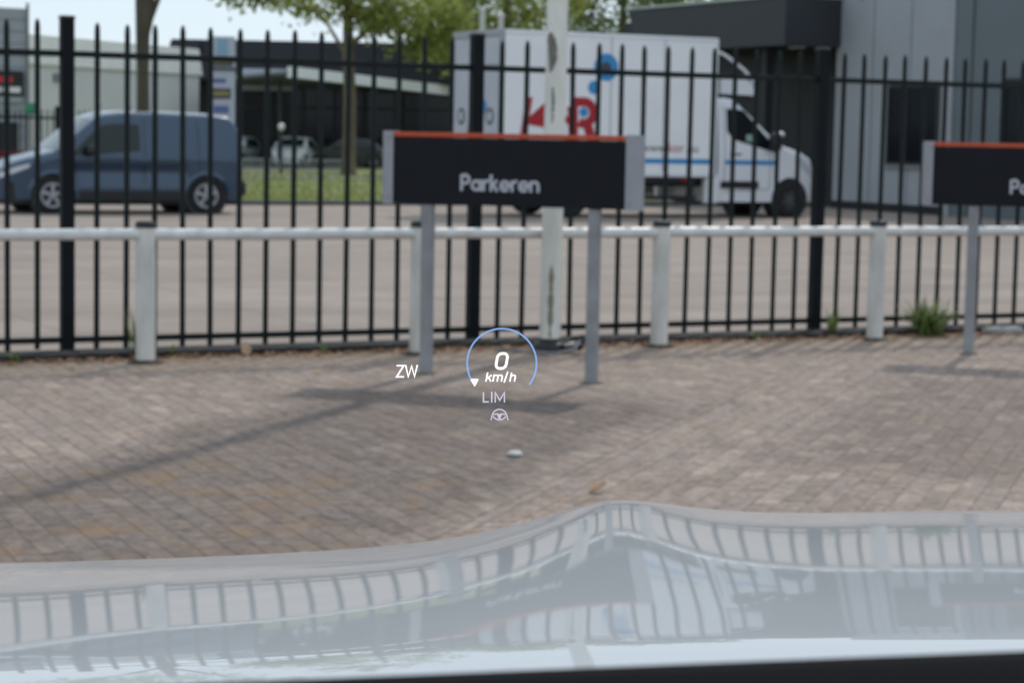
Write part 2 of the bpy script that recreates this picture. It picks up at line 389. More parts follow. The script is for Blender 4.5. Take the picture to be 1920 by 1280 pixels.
# ================================================================== THE SETTING
def sheet(name, pts, z, m, kind='structure', rz=0.0):
    mb = MB(); mb.add([(x, y, 0) for x, y in pts], [tuple(range(len(pts)))])
    o = mb.build(name, m); o.location.z = z; o.rotation_euler.z = rz
    return tag(o, kind=kind)
sheet('ground', [(-1500, -600), (1500, -600), (1500, 2400), (-1500, 2400)], -.05, 'asphalt')
yard = sheet('yard', [(-90, 13.98), (90, 13.98), (90, 41.0), (-90, 41.0)], 0.0, 'yard', rz=EA)
sheet('verge', [(2, 41.3), (30, 41.3), (60, 62), (62, 90), (-4, 90)], .02, 'turf', rz=EA)
sheet('path', [(14, 63.5), (40, 63.5), (40, 66.5), (14, 66.5)], .026, 'concrete', rz=EA)
kb = MB(); kb.box(2.0, 27, 41.02, 41.28, -.04, .09, .02)
tag(kb.build('kerb', 'lot_kerb'), kind='structure').rotation_euler.z = EA
pave = sheet('pavement', [(-60, -40), (60, -40), (60, 13.74), (-60, 13.74)], -.0022, 'bed', rz=EA)

# pavers of the car park: two fields of running bond
def paver_mesh(l, w, h=.05, c=.006, nm='paver'):
    mb = MB(); x, y = l / 2, w / 2
    vs = [(-x, -y, -h), (x, -y, -h), (x, y, -h), (-x, y, -h), (-x, -y, -c), (x, -y, -c), (x, y, -c), (-x, y, -c),
          (-x + c, -y + c, 0), (x - c, -y + c, 0), (x - c, y - c, 0), (-x + c, y - c, 0)]
    fs = [(8, 9, 10, 11)]
    for k in (0, 4):
        for i in range(4):
            j = (i + 1) % 4; fs.append((k + i, k + j, k + 4 + j, k + 4 + i))
    mb.add(vs, fs); return mb
PL, PW = .213, .108
def bay_c(x, y): return x * .948 - y * .317
spots = []
cuts = []
def clip(poly, side, lim):
    out = []; n = len(poly); val = [side * (bay_c(*p) - lim) for p in poly]
    for i in range(n):
        p, q, a, b = poly[i], poly[(i + 1) % n], val[i], val[(i + 1) % n]
        if a >= 0: out.append(p)
        if a * b < 0: t = a / (a - b); out.append((p[0] + (q[0] - p[0]) * t, p[1] + (q[1] - p[1]) * t))
    return out
def field(ang, side, lim):
    u = Vector((math.cos(ang), math.sin(ang))); v = Vector((-u.y, u.x))
    for i in range(-130, 130):
        for j in range(-70, 70):
            a = (j + .5 * (i % 2)) * PL; b = i * PW
            p = Vector((0., 10.)) + u * a + v * b
            if abs(p.x) > 2.4 + .33 * p.y or p.y < 4.0 or p.y > 19: continue
            if p.x * NX.x + p.y * NX.y > 13.47: continue
            cs = [p + u * (sx * (PL / 2 - .002)) + v * (sy * (PW / 2 - .002)) for sx, sy in ((-1, -1), (1, -1), (1, 1), (-1, 1))]
            k = sum(side * (bay_c(c.x, c.y) - lim) > 0 for c in cs)
            if k == 4: spots.append((p.x, p.y, ang))
            elif k > 0: cuts.append(clip([(c.x, c.y) for c in cs], side, lim))
field(R(113.5), -1, -2.753)
field(R(71.5), 1, -2.747)
def vis(s):
    x, y = s[0], s[1]
    front = 7.45 + max(0, (x + 1.0)) * .5 if x < .3 else 8.6
    return abs(x) < .236 * y and y > front
near = sorted([s for s in spots if vis(s)], key=lambda s: s[1])[:300]
nearset = set(near)
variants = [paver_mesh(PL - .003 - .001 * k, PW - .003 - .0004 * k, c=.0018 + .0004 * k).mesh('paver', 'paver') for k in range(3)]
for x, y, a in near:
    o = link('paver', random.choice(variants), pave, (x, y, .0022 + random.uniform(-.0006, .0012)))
    o.location = Matrix.Rotation(-EA, 3, 'Z') @ o.location
    o.rotation_euler = (random.gauss(0, .003), random.gauss(0, .003), a - EA + random.gauss(0, .006))
mb = MB(); base = paver_mesh(PL - .004, PW - .004, c=.002)
for s in spots:
    if s in nearset: continue
    x, y, a = s; a += random.gauss(0, .006); ca, sa = math.cos(a), math.sin(a); dz = random.uniform(-.0006, .0012); tx, ty = random.gauss(0, .003), random.gauss(0, .003)
    mb.add([(x + ca * px - sa * py, y + sa * px + ca * py, pz + dz + tx * px + ty * py) for px, py, pz in base.v], base.f)
for poly in cuts:
    if len(poly) > 2: mb.prism(poly, -.05, random.uniform(-.0008, .0006), 'xy')
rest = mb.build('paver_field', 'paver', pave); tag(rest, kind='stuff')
rest.location.z = .0022; rest.rotation_euler.z = -EA

# ================================================================== BOUNDARY FENCE
fence = thing('bar_fence', W(-.025, 13.9), EA, 'long black steel bar fence with square posts across the car park edge', 'fence')
posts_a = [.69, 3.66, 6.63, 9.6, 12.57, 15.54]
pm = MB().box(-.042, .042, -.042, .042, 0, 2.20, .004).mesh('post', 'fence_post')
cm = MB().box(-.047, .047, -.047, .047, 2.197, 2.222, .006).mesh('post_cap', 'cap')
bar = MB()
bar.tube([(0, 0, .03), (0, 0, 2.13), (0, 0, 2.155), (0, 0, 2.178), (0, 0, 2.186)], [.0185, .0185, .0165, .011, .004], 10)
bar_me = bar.mesh('picket', 'fence', True, 40)
rail_me = MB().box(.044, 2.926, -.011, .011, -.02, .02, .003).mesh('rail', 'fence')
for i, a in enumerate(posts_a):
    po = link('post', pm, fence, (a, 0, 0)); link('post_cap', cm, po)
    if i == len(posts_a) - 1: break
    for z in (1.975, .098): link('rail', rail_me, fence, (a, 0, z))
    for k in range(1, 15):
        o = link('picket', bar_me, fence, (a + .198 * k + random.gauss(0, .002), random.gauss(0, .001), random.gauss(0, .004)))
        o.rotation_euler = (random.gauss(0, .002), random.gauss(0, .0025), 0)
for i, a in enumerate(posts_a[:-1]):
    pl = MB().box(.0, 2.962, -.26, .05, -.03, .036 + .004 * (i % 2), .008).build('plinth', 'kerb', fence); pl.location = (a + .004, -.09, 0)

# ================================================================== WHITE KNEE RAIL
rail = thing('guard_rail', W(0, 13.27), EA, 'white tubular guard rail on short posts in front of the black fence', 'rail')
rp = [2.07, 3.98, 5.9, 7.8, 9.7, 11.6]
pmesh = MB().lathe([(.063, -.03), (.063, .865), (.060, .872)], seg=28).mesh('post', 'white_post', True, 40)
capm = MB().lathe([(.066, .868), (.067, .895), (.060, .907), (.03, .912)], seg=28).mesh('post_cap', 'cap', True, 40)
M['soil'] = mat('damp_soil', (.06, .05, .035), .95, var=.5, scale=30)
soil = MB().lathe([(.060, .022), (.085, .012), (.115, .003), (.13, -.004)], seg=20); rs = random.Random(3)
soil.v = [(x * (1 + rs.uniform(-.18, .18)), y * (1 + rs.uniform(-.18, .18)), z) for x, y, z in soil.v]
soil_me = soil.mesh('soil_collar', 'soil', True, 60)
for i, a in enumerate(rp):
    po = link('post', pmesh, rail, (a, 0, 0)); link('post_cap', capm, po); link('soil_collar', soil_me, po)
    if i < len(rp) - 1:
        L_ = rp[i + 1] - a
        MB().tube([(.05, 0, 0), (L_ / 2, 0, -.002), (L_ - .05, 0, 0)], .037, 20).build('rail_tube', 'white_tube', rail, True, 40, (a, 0, .826 + random.gauss(0, .002)))

# ================================================================== PARKING SIGNS
def glyph_parkeren():
    G = []
    x = 0
    def put(strokes, adv):
        nonlocal x
        for s in strokes: G.append([(px + x, py) for px, py in s])
        x += adv
    put([[(0, 0), (0, 1.5)], [(0, 1.42), (.38, 1.42)] + arc(.38, 1.06, .36, 90, -90, 12) + [(0, .70)]], 1.02)       # P
    put([arc(.42, .52, .40, 0, 360, 20), [(.84, 0), (.84, 1.04)]], 1.15)                                          # a
    put([[(0, 0), (0, 1.04)], arc(.42, .56, .42, 175, 75, 8)], .72)                                                # r
    put([[(0, 0), (0, 1.55)], [(.06, .48), (.58, 1.04)], [(.22, .62), (.64, 0)]], .92)                             # k
    def ee(): return [[(.02, .50), (.84, .50)] + arc(.43, .52, .41, 0, 318, 20)]
    put(ee(), 1.12)
    put([[(0, 0), (0, 1.04)], arc(.42, .56, .42, 175, 75, 8)], .70)
    put(ee(), 1.12)
    put([[(0, 0), (0, 1.04)], arc(.36, .60, .36, 180, 0, 12) + [(.72, 0)]], .8)                                     # n
    return G, x
def sign(lx, ly, label, half=.848, text_x=None):
    ang = math.atan2(-.326, .946)
    root = thing('parking_sign', (lx, ly, -.018), ang, label, 'sign', 'parking signs at the head of the bays')
    # x: 0 at the middle, faces -y
    for s in (-.5435, .5435):
        lg = MB().box(s - .036, s + .036, -.03, .03, -.03, 1.085, .006).build('leg', 'sign_leg', root)
        MB().box(s - .065, s + .065, -.06, .06, -.01, .022, .003).build('foot_plate', 'soil', lg)
        MB().box(s - .055, s + .055, .034, .046, 1.10, 1.40, .003).build('bracket', 'sign_leg', lg)
    MB().box(-half + .085, half - .105, -.045, .045, 1.084, 1.495, .004).build('panel', 'sign_panel', root)
    MB().box(-half + .085, half - .105, -.047, .047, 1.497, 1.527, .004).build('top_strip', 'sign_orange', root)
    for x0, x1 in ((-half, -half + .083), (half - .103, half)):
        mb = MB(); n = 10
        prof = []
        left = x0 < 0
        for i in range(n + 1):       # rounded aluminium end profile
            t = i / n * math.pi
            prof.append(((x0 + .03 if left else x1 - .03) + (-.03 if left else .03) * math.sin(t), -.052 * math.cos(t)))
        inner = x1 if left else x0
        poly = [(inner, -.052)] + prof + [(inner, .052)]
        mb.prism(poly, 1.078, 1.533, 'xy'); mb.build('end_profile', 'sign_cap', root, True, 30)
    for bx in (-half + .06, half - .075):
        for bz in (1.12, 1.49): MB().lathe([(.009, -.051), (.009, -.056), (.004, -.058)], 'y', 10, (bx, 0, bz)).build('fixing_screw', 'sign_leg', root)
    G, wtot = glyph_parkeren()
    sc = .505 / wtot
    tx = -half + .085 + (text_x or .455)
    t = MB()
    for i, s in enumerate(G):
        t.ribbon([(tx + px * sc, 1.172 + py * sc) for px, py in s], .27 * sc, -.0475 - .0003 * (i % 3), -.044)
    t.build('lettering', 'sign_text', root)
    return root
sign(-.024, 13.167, 'black Parkeren sign with orange top strip, standing whole in front of the mast')
s2 = sign(3.795, 15.085, 'second black Parkeren sign with orange strip, cut off by the right edge', half=.92, text_x=.55)

# ================================================================== MAST
mast = thing('mast', (.264, 14.827, 0), 0, 'tall off-white round mast with grey scuffs, black foot, behind the middle sign', 'pole')
MB().tube([(0, 0, 0), (0.002, 0, 1.5), (.012, 0, 3.2), (.06, 0, 10.5)], [.074, .073, .071, .060], 32).build('shaft', 'mast', mast, True, 40)
MB().lathe([(.125, -.01), (.128, .035), (.112, .06), (.085, .075), (.077, .10)], seg=32).build('base_collar', 'cap', mast, True, 40)
def wrap(z0, z1, a0, a1, r, jag, m, seed):
    rnd = random.Random(seed); n, k = 18, 9; rows = []
    for i in range(n + 1):
        t = i / n; hw = math.sin(math.pi * min(1, max(0, t))) ** .55 * (1 + rnd.uniform(-jag, jag)); row = []
        for j in range(k + 1):
            a = R((a0 + a1) / 2 + (j / k - .5) * (a1 - a0) * max(hw, .03)); z = z0 + (z1 - z0) * t
            row.append((r * math.cos(a) + .012 * z / 3.2, r * math.sin(a), z))
        rows.append(row)
    return MB().grid(rows).build('worn_patch', m, mast, True)
wrap(1.93, 2.21, 188, 272, .0742, .08, 'mast_patch', 1)
wrap(.10, .62, 255, 282, .0757, .6, 'moss', 2)
wrap(1.58, 1.84, 240, 262, .0738, .5, 'mast_patch', 3)
cb = MB(); cb.tube([(.11, -.10, .03), (.20, -.17, .09), (.16, -.30, .05), (.02, -.30, .02), (-.20, -.10, .015), (-.38, .06, .014)], .011, 8)
tag(cb.build('cable', 'cable', None, True, loc=(.264, 14.827, 0)), 'grey cable looping on the paving at the foot of the mast', 'cable')
cb = MB(); cb.tube([(.07, .06, .02), (.17, .01, .10), (.23, -.03, .12), (.26, -.04, .05), (.30, -.06, .01)], .013, 8)
cb.tube([(.09, -.12, .04), (.16, -.08, .055), (.21, -.02, .045)], .03, 8)
tag(cb.build('hose', 'cap', None, True, loc=(.264, 14.827, 0)), 'short black rubber hose bundled against the foot of the mast', 'hose')

# ================================================================== VEHICLES
class Shell:
    """lofted car body: x forward, y left, z up"""
    def __init__(s, top, half, arches, sill, belt, tumble, r=.14, crown=.03, zmax=None, scallop=None):
        s.sc = scallop
        s.tx, s.tz = zip(*top); s.hx, s.hw = zip(*half); s.arches = arches; s.sill = sill; s.belt = belt; s.tum = tumble; s.r = r; s.crown = crown
        s.zmax = zmax or max(s.tz)
    def top(s, x): return float(np.interp(x, s.tx, s.tz))
    def hw0(s, x): return float(np.interp(x, s.hx, s.hw))
    def bot(s, x):
        z = s.sill
        for ax, az, ar in s.arches:
            if abs(x - ax) < ar: z = max(z, az + math.sqrt(ar * ar - (x - ax) ** 2))
        return z
    def w(s, x, z):
        W0 = s.hw0(x)
        if z > s.belt: return W0 * (1 - s.tum * ((z - s.belt) / (s.zmax - s.belt)) ** 1.25)
        w_ = W0 * (1 - .05 * ((s.belt - z) / s.belt) ** 2)
        if s.sc:
            z0, zm, z1, d, xa, xb = s.sc
            k = max(0., min((z1 - z) / (z1 - zm) if z > zm else (z - z0) / (zm - z0), 1.)); k = k * k * (3 - 2 * k)
            w_ -= d * k * float(np.interp(x, [xa - .25, xa, xb, xb + .2], [0, 1, 1, 0]))
        return w_
    def rr(s, x): return min(s.r, max(.03, (s.top(x) - s.bot(x)) * .45))
    def y(s, x, z):
        zt, r = s.top(x), s.rr(x); zc = zt - r
        if z <= zc: return s.w(x, z)
        q = min(1, (z - zc) / r); return s.w(x, zc) - r * (1 - math.sqrt(max(0, 1 - q * q)))
    def ztop(s, x, y):
        yw = s.w(x, s.top(x) - s.rr(x)) - s.rr(x); return s.top(x) + s.crown * (1 - min(1, (y / max(yw, .1)) ** 2))
    def xs(s):
        x0, x1 = s.tx[0], s.tx[-1]; X = set(np.round(np.linspace(x0, x1, 70), 4)) | set(s.tx)
        for ax, az, ar in s.arches: X |= set(np.round(ax + ar * np.cos(np.linspace(0, math.pi, 19)), 4))
        return sorted(x for x in X if x0 <= x <= x1)
    def body(s):
        rows = []
        for x in s.xs():
            zt, z0, r = s.top(x), s.bot(x), s.rr(x); zc = max(z0 + .01, zt - r); h = []
            for k in range(25): z = z0 + (zc - z0) * k / 24; h.append((x, s.w(x, z), z))
            wc = s.w(x, zc)
            for k in range(1, 7): t = k / 6 * math.pi / 2; h.append((x, wc - r * (1 - math.cos(t)), zc + r * math.sin(t)))
            for k in range(1, 6): y = (wc - r) * (1 - k / 5); h.append((x, y, zc + r + s.crown * (1 - (y / max(.05, wc - r)) ** 2)))
            rows.append(h + [(x, -y, z) for x, y, z in h[-2::-1]])
        mb = MB().grid(rows); n = len(rows[0]); tot = len(mb.v)
        mb.f.append(tuple(range(n))); mb.f.append(tuple(tot - 1 - k for k in range(n)))
        return mb
    def patch(s, x0, x1, lo, hi, side=1, off=.006, n=12, k=6):
        rows = []
        for i in range(n + 1):
            x = x0 + (x1 - x0) * i / n; a, b = lo(x), hi(x)
            rows.append([(x, side * (s.y(x, a + (b - a) * j / k) + off), a + (b - a) * j / k) for j in range(k + 1)])
        return MB().grid(rows, side < 0)
    def roofpatch(s, x0, x1, yy, off=.006, n=10, k=12):
        rows = []
        for i in range(n + 1):
            x = x0 + (x1 - x0) * i / n; w = yy(x); rows.append([(x, -w + 2 * w * j / k, s.ztop(x, -w + 2 * w * j / k) + off) for j in range(k + 1)])
        return MB().grid(rows)

def lin(*pts):
    xs, zs = zip(*sorted(pts)); return lambda x: float(np.interp(x, xs, zs))

def ring(ri, d):
    mb = MB().lathe([(ri + .006, .016 * d), (ri + .002, .004 * d), (ri - .03, .006 * d), (ri - .034, .02 * d)], 'y', 36); mb.f = mb.f[:-2]; return mb
_wheel = {}
def wheel(parent, x, y, r, side, rim_ratio=.66, spokes=5, dark=False, w=.2):
    """tyre with bead and tread shoulders, dished hubcap with spokes; outer face at y"""
    key = (r, side, rim_ratio, spokes, dark)
    if key not in _wheel:
        d = -side; ri = r * rim_ratio
        t = MB().lathe([(ri, 0.012 * d), (ri + .02, 0), (r - .05, .0), (r - .015, .02 * d), (r, .05 * d), (r, (w - .05) * d), (r - .02, w * d), (ri, w * d)], 'y', 36)
        t.f = t.f[:-2]
        h = MB().lathe([(ri + .004, .02 * d), (ri - .02, .008 * d), (ri - .035, .03 * d), (.05, .045 * d), (.03, .03 * d)], 'y', 36); h.f = h.f[:-2]
        sp = MB()
        for k in range(spokes):
            a = 2 * math.pi * k / spokes + .3; c, s = math.cos(a), math.sin(a); px, pz = -s, c
            wi, wo = ri * .11, ri * .16; r0, r1 = ri * .12, ri * .93
            vs = []
            for rr_, ww in ((r0, wi), (r1, wo)):
                for yy in (.004 * d if rr_ < ri * .5 else .010 * d, .05 * d):
                    vs += [(c * rr_ + px * ww, yy, s * rr_ + pz * ww), (c * rr_ - px * ww, yy, s * rr_ - pz * ww)]
            sp.add(vs, [(0, 1, 5, 4), (0, 2, 6, 4), (1, 3, 7, 5), (0, 1, 3, 2), (4, 5, 7, 6)])
        _wheel[key] = (t.mesh('tyre', 'tyre', True, 40), h.mesh('rim', 'hub_dark' if not dark else 'chassis', True, 30), sp.mesh('spokes', 'rim' if not dark else 'steel_wheel'),
                       ring(ri, d).mesh('rim_ring', 'rim' if not dark else 'chassis', True, 40),
                       MB().lathe([(ri * .24, .02 * d), (ri * .23, -.002 * d), (.01, -.006 * d)], 'y', 20).mesh('hub', 'rim' if not dark else 'steel_wheel', True, 40))
    t, h, sp, rg, hb = _wheel[key]
    o = bpy.data.objects.new('wheel', t); COL.objects.link(o); o.parent = parent; o.location = (x, y, r)
    for nm, me in (('rim', h), ('spokes', sp), ('rim_ring', rg), ('hub_cap', hb)):
        link(nm, me, o)
    return o
def seam(sh, parent, pts, side, wd=.012, name='panel_gap', m='seam', off=.004):
    mb = MB()
    for (xa, za), (xb, zb) in zip(pts[:-1], pts[1:]):
        n = 8; rows = []
        dx, dz = xb - xa, zb - za; L_ = math.hypot(dx, dz); nx, nz = -dz / L_ * wd / 2, dx / L_ * wd / 2
        for i in range(n + 1):
            x, z = xa + dx * i / n, za + dz * i / n
            rows.append([(x + nx, side * (sh.y(x + nx, z + nz) + off), z + nz), (x - nx, side * (sh.y(x - nx, z - nz) + off), z - nz)])
        mb.grid(rows, side > 0)
    return mb.build(name, m, parent)

# --- blue delivery van
van = thing('delivery_van', W(10.69, 37.42), EA + math.pi, 'blue windowless panel van parked beyond the fence on the left', 'van')
vs = Shell([(-2.08, .62), (-2.075, .95), (-2.05, 1.25), (-2.0, 1.52), (-1.93, 1.66), (-1.82, 1.735), (-1.5, 1.765), (-.6, 1.785), (.1, 1.775), (.42, 1.735), (.62, 1.665), (.9, 1.44), (1.2, 1.19), (1.36, 1.075),
            (1.6, 1.01), (1.9, .93), (2.1, .85), (2.22, .76), (2.3, .64), (2.34, .5)],
           [(-2.08, .78), (-2.0, .85), (-1.7, .90), (-1, .915), (1.2, .915), (1.7, .89), (2.0, .81), (2.2, .66), (2.34, .46)],
           [(1.38, .31, .395), (-1.38, .31, .395)], .24, .98, .17, r=.13, scallop=(.45, .74, .93, .085, -.85, 1.0))
vs.body().build('body', 'van_blue', van, True, 28)
MB().box(-2.0, 2.1, -.78, .78, .17, .55).build('underbody', 'chassis', van)
for s in (1, -1):
    win = vs.patch(-.16, 1.06, lin((-.16, 1.10), (.6, 1.04), (1.06, 1.0)), lin((-.16, 1.56), (.30, 1.575), (.52, 1.54), (.80, 1.30), (1.06, 1.03)), s).build('side_window', 'van_glass', van, True)
    seam(vs, van, [(-.24, 1.64), (-.26, .38)], s)
    seam(vs, van, [(1.0, .95), (.93, .62), (.98, .34)], s)
    seam(vs, van, [(-.26, .37), (.95, .335)], s)
    seam(vs, van, [(-1.22, 1.60), (-1.24, .75)], s)
    vs.patch(-1.0, .95, lambda x: .46, lambda x: .505, s, .012, 20, 2).build('side_moulding', 'van_blue', van, True)
    vs.patch(-.96, .96, lambda x: .245, lambda x: .40, s, .006, 12, 3).build('sill_shade', 'black_plastic_and_shade', van, True)  # shade below the door crease, put in as a black strip
    seam(vs, van, [(-1.9, 1.02), (1.0, .93)], s, .05, 'waist_crease', 'van_blue', .008)
    for hx in (-.1, -.42):
        MB().box(hx - .1, hx + .1, -.016, .016, -.022, .022, .008).build('door_handle', 'van_blue', van, loc=(hx, s * (vs.y(hx, .9) + .014), .93))
    mb = MB().box(-.09, .08, -.11, .11, -.09, .10, .03); mir = mb.build('mirror', 'black_plastic_and_shade', van, True, 50, (.74, s * 1.04, 1.10))
    MB().box(-.04, .04, -.06, .06, -.03, .02, .008).build('mirror_arm', 'black_plastic_and_shade', van, loc=(.76, s * .92, 1.03))
    vs.patch(1.78, 2.24, lin((1.78, .80), (2.24, .60)), lin((1.78, .86), (2.0, .80), (2.24, .69)), s, .01).build('headlight', 'lamp_glass', van, True)
    vs.patch(-2.065, -2.03, lambda x: .86, lambda x: 1.2, s, .008, 3).build('tail_light', 'red_lens', van, True)
    for ax in (1.38, -1.38):
        MB().lathe([(.392, 0), (.392, .30)], 'y', 28, (ax, -s * .0 + (s * .86 - (.30 if s > 0 else 0)), .31)).build('wheel_arch', 'chassis', van)
        wheel(van, ax, s * .895, .325, s)
        mb = MB(); rows = []
        for t in range(25):
            a = R(-8 + 196 * t / 24)
            row = []
            for rr_ in (.39, .455):
                x, z = ax + rr_ * math.cos(a), .31 + rr_ * math.sin(a); row.append((x, s * (vs.y(x, max(z, .25)) + (.022 if rr_ < .4 else .006)), z))
            rows.append(row)
        mb.grid(rows, s < 0).build('arch_flare', 'van_blue', van, True)
vs.roofpatch(.66, 1.33, lin((.66, .60), (1.33, .70))).build('windscreen', 'van_glass', van, True)
vs.roofpatch(1.37, 2.08, lin((1.37, .68), (2.08, .56)), .004).build('bonnet', 'van_blue', van, True)
MB().box(-2.16, -2.02, -.80, .80, .32, .60, .04).build('rear_bumper', 'black_plastic_and_shade', van, True, 50)
MB().box(2.2, 2.35, -.46, .46, .26, .46, .05).build('front_bumper', 'black_plastic_and_shade', van, True, 50)
MB().box(-2.075, -2.03, -.6, .6, 1.12, 1.55, .01).build('rear_window', 'van_glass', van)
MB().tube([(.35, 0, 1.76), (.28, 0, 1.90)], .006, 6).build('aerial', 'black_plastic_and_shade', van)
MB().box(.15, .65, -.45, -.15, .6, 1.30, .06).build('seat', 'interior_and_glint_green', van)

# --- white box truck
truck = thing('box_truck', W(20.0, 36.04), EA, 'white box truck with red letters and blue dots parked behind the fence', 'truck')
bx0, bx1, bw, bz0, bz1 = -2.89, 1.75, 1.03, .80, 3.41
MB().box(bx0 + .05, bx1 - .03, -bw + .012, bw - .012, bz0, bz1 - .03).build('cargo_box', 'truck_white', truck)
ed = MB()
for y in (-bw, bw - .05):
    ed.box(bx0 + .05, bx1 - .03, y, y + .05, bz1 - .075, bz1, .008)
    ed.box(bx0 + .05, bx1 - .03, y, y + .05, bz0 - .03, bz0 + .06, .008)
    ed.box(bx1 - .07, bx1 - .01, y - .002, y + .052, bz0 - .02, bz1 - .01, .012)
ed.build('box_edge_trim', 'cab_white', truck)
rf = MB()
for y in (-bw - .004, bw - .06): rf.box(bx0 - .01, bx0 + .09, y, y + .064, bz0 - .05, bz1 + .01, .01)
rf.box(bx0 - .008, bx0 + .08, -bw + .06, bw - .06, bz1 - .12, bz1 + .006, .01)
rf.build('rear_frame', 'truck_grey', truck)
for s in (-1, 1):
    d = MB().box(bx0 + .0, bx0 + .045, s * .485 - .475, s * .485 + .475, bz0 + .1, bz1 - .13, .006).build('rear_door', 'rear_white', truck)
    MB().tube([(bx0 - .02, s * .14, bz0 + .15), (bx0 - .02, s * .14, bz1 - .2)], .014, 8).build('lock_rod', 'truck_grey', d)
    MB().lathe([(.16, 0), (.155, -.006)], 'x', 24, (bx0 - .003, s * .62, 1.84)).build('emblem', 'dark_print', d)
    MB().lathe([(.10, -.004), (.098, -.009)], 'x', 24, (bx0 - .003, s * .62, 1.84)).build('emblem_centre', 'rear_white', d)
MB().box(bx0 - .012, bx0 + .03, -.93, .93, 2.73, 2.80, .006).build('door_cross_bar', 'truck_grey', truck)
MB().lathe([(.13, 0), (.128, -.008)], 'x', 24, (bx0 - .006, -.35, 2.02)).build('blue_dot', 'blue_print', truck)
t = MB()
for i, s_ in enumerate([[(0, 0), (.09, .42)], [(.12, .20), (.32, .42)], [(.14, .22), (.32, 0)]]):
    t.ribbon([(.30 - px, 1.50 + pz) for px, pz in s_], .07, bx0 - .008 - .0005 * i, bx0 - .003, 'yz')
t.build('rear_lettering', 'red_print', truck)
ft = MB()
for k, (y0, y1) in enumerate(((-.32, -.24), (-.21, -.15), (-.12, -.03))): ft.box(bx0 - .012, bx0 - .006, y0, y1, 2.98, 3.05)
ft.build('rear_small_print', 'red_print', truck)
for x in (-1.75, -.6, .55):
    MB().box(x, x + .022, -bw + .0085, -bw + .013, bz0 + .08, bz1 - .08).build('panel_seam', 'truck_grey', truck)
for x in (-2.4, -.9, .6): MB().box(x, x + .09, -bw - .012, -bw + .002, bz0 - .015, bz0 + .03, .004).build('marker_light', 'sign_orange', truck)
# chassis and running gear
ch = MB()
for y in (-.42, .36): ch.box(bx0 + .1, 2.1, y, y + .07, .58, .76)
for x in (-2.3, -1.2, -.2, .9): ch.box(x, x + .08, -.95, .95, .74, .78)
ch.build('chassis_frame', 'chassis', truck)
for s in (-1, 1):
    sg = MB()
    sg.box(-.95, 1.35, s * .96 - .015, s * .96 + .015, .66, .76, .004); sg.box(-.95, 1.35, s * .96 - .015, s * .96 + .015, .34, .42, .004)
    for x in (-.9, .15, 1.25): sg.box(x, x + .05, s * .94 - .012, s * .94 + .012, .36, .8, .003)
    sg.build('side_guard', 'chassis', truck)
    MB().box(1.0, 1.12, s * 1.0 - .012, s * 1.0 + .012, .68, .74, .004).build('side_reflector', 'red_lens', truck)
    MB().box(1.55, 1.86, s * .90 - .10, s * .90 + .10, .26, .82, .03).build('side_fairing', 'cab_white', truck, True, 40)
    wheel(truck, -1.35, s * .99, .345, s, .60, 6, True, .32)
    MB().box(-1.8, -.92, s * .95 - .14, s * .95 + .10, .70, .735, .01).build('mudguard', 'chassis', truck)
MB().box(bx0 - .10, bx0 + .08, -.95, .95, .42, .62, .02).build('rear_bumper', 'chassis', truck)
MB().box(-.4, .7, .2, .8, .30, .66, .05).build('fuel_tank', 'chassis', truck)
# cab
cs = Shell([(1.84, 2.30), (2.0, 2.33), (2.22, 2.28), (2.36, 2.16), (2.75, 1.83), (3.18, 1.47), (3.4, 1.38), (3.8, 1.27), (4.06, 1.16), (4.2, .99), (4.27, .75), (4.3, .5)],
           [(1.84, .96), (2.3, .985), (3.3, .985), (3.75, .95), (4.03, .84), (4.2, .70), (4.3, .56)],
           [(3.5, .35, .43)], .30, 1.2, .12, r=.12)
cs.body().build('cab', 'cab_white', truck, True, 28)
MB().box(1.9, 4.0, -.8, .8, .24, .55).build('cab_underbody', 'chassis', truck)
for s in (-1, 1):
    cs.patch(2.03, 3.16, lin((2.03, 1.66), (2.15, 1.50), (2.7, 1.36), (3.16, 1.25)), lin((2.03, 2.09), (2.40, 2.07), (2.75, 1.72), (3.16, 1.32)), s, n=20).build('side_window', 'dark_glass', truck, True)
    cs.patch(2.45, 2.62, lambda x: 1.46, lambda x: 1.6, s, .009, 4, 3).build('window_glint', 'interior_and_glint_green', truck, True)  # pale glint painted on the glass, same colour as the van seat
    seam(cs, truck, [(1.98, 2.14), (1.98, .55)], s); seam(cs, truck, [(3.02, 1.22), (3.0, .55), (1.98, .5)], s)
    cs.patch(1.98, 3.2, lambda x: 1.02, lambda x: 1.105, s, .007, 14, 2).build('blue_stripe', 'blue_print', truck)
    cs.patch(2.08, 2.34, lambda x: 1.20, lambda x: 1.235, s, .009, 4, 2).build('door_handle', 'dark_print', truck)
    cs.patch(1.9, 2.75, lambda x: .56, lambda x: .70, s, .014, 8, 3).build('step_moulding', 'black_plastic_and_shade', truck)
    MB().box(-.13, .09, -.10, .10, -.17, .17, .04).build('mirror', 'black_plastic_and_shade', truck, True, 50, (3.02, s * 1.16, 1.47))
    MB().box(-.10, .06, -.085, .085, .09, .20, .03).build('mirror_cap', 'cab_white', truck, True, 50, (3.10, s * 1.165, 1.47))
    wheel(truck, 3.5, s * .975, .34, s, .58, 6, True)
    MB().lathe([(.428, 0), (.428, .3)], 'y', 28, (3.5, (s * .93 - (.30 if s > 0 else 0)), .35)).build('wheel_arch', 'chassis', truck)
    cs.patch(3.72, 4.08, lin((3.72, 1.0), (4.08, .78)), lin((3.72, 1.18), (4.08, .95)), s, .008).build('headlight', 'lamp_glass', truck, True)
cs.roofpatch(2.44, 3.14, lin((2.44, .70), (3.14, .80))).build('windscreen', 'dark_glass', truck, True)
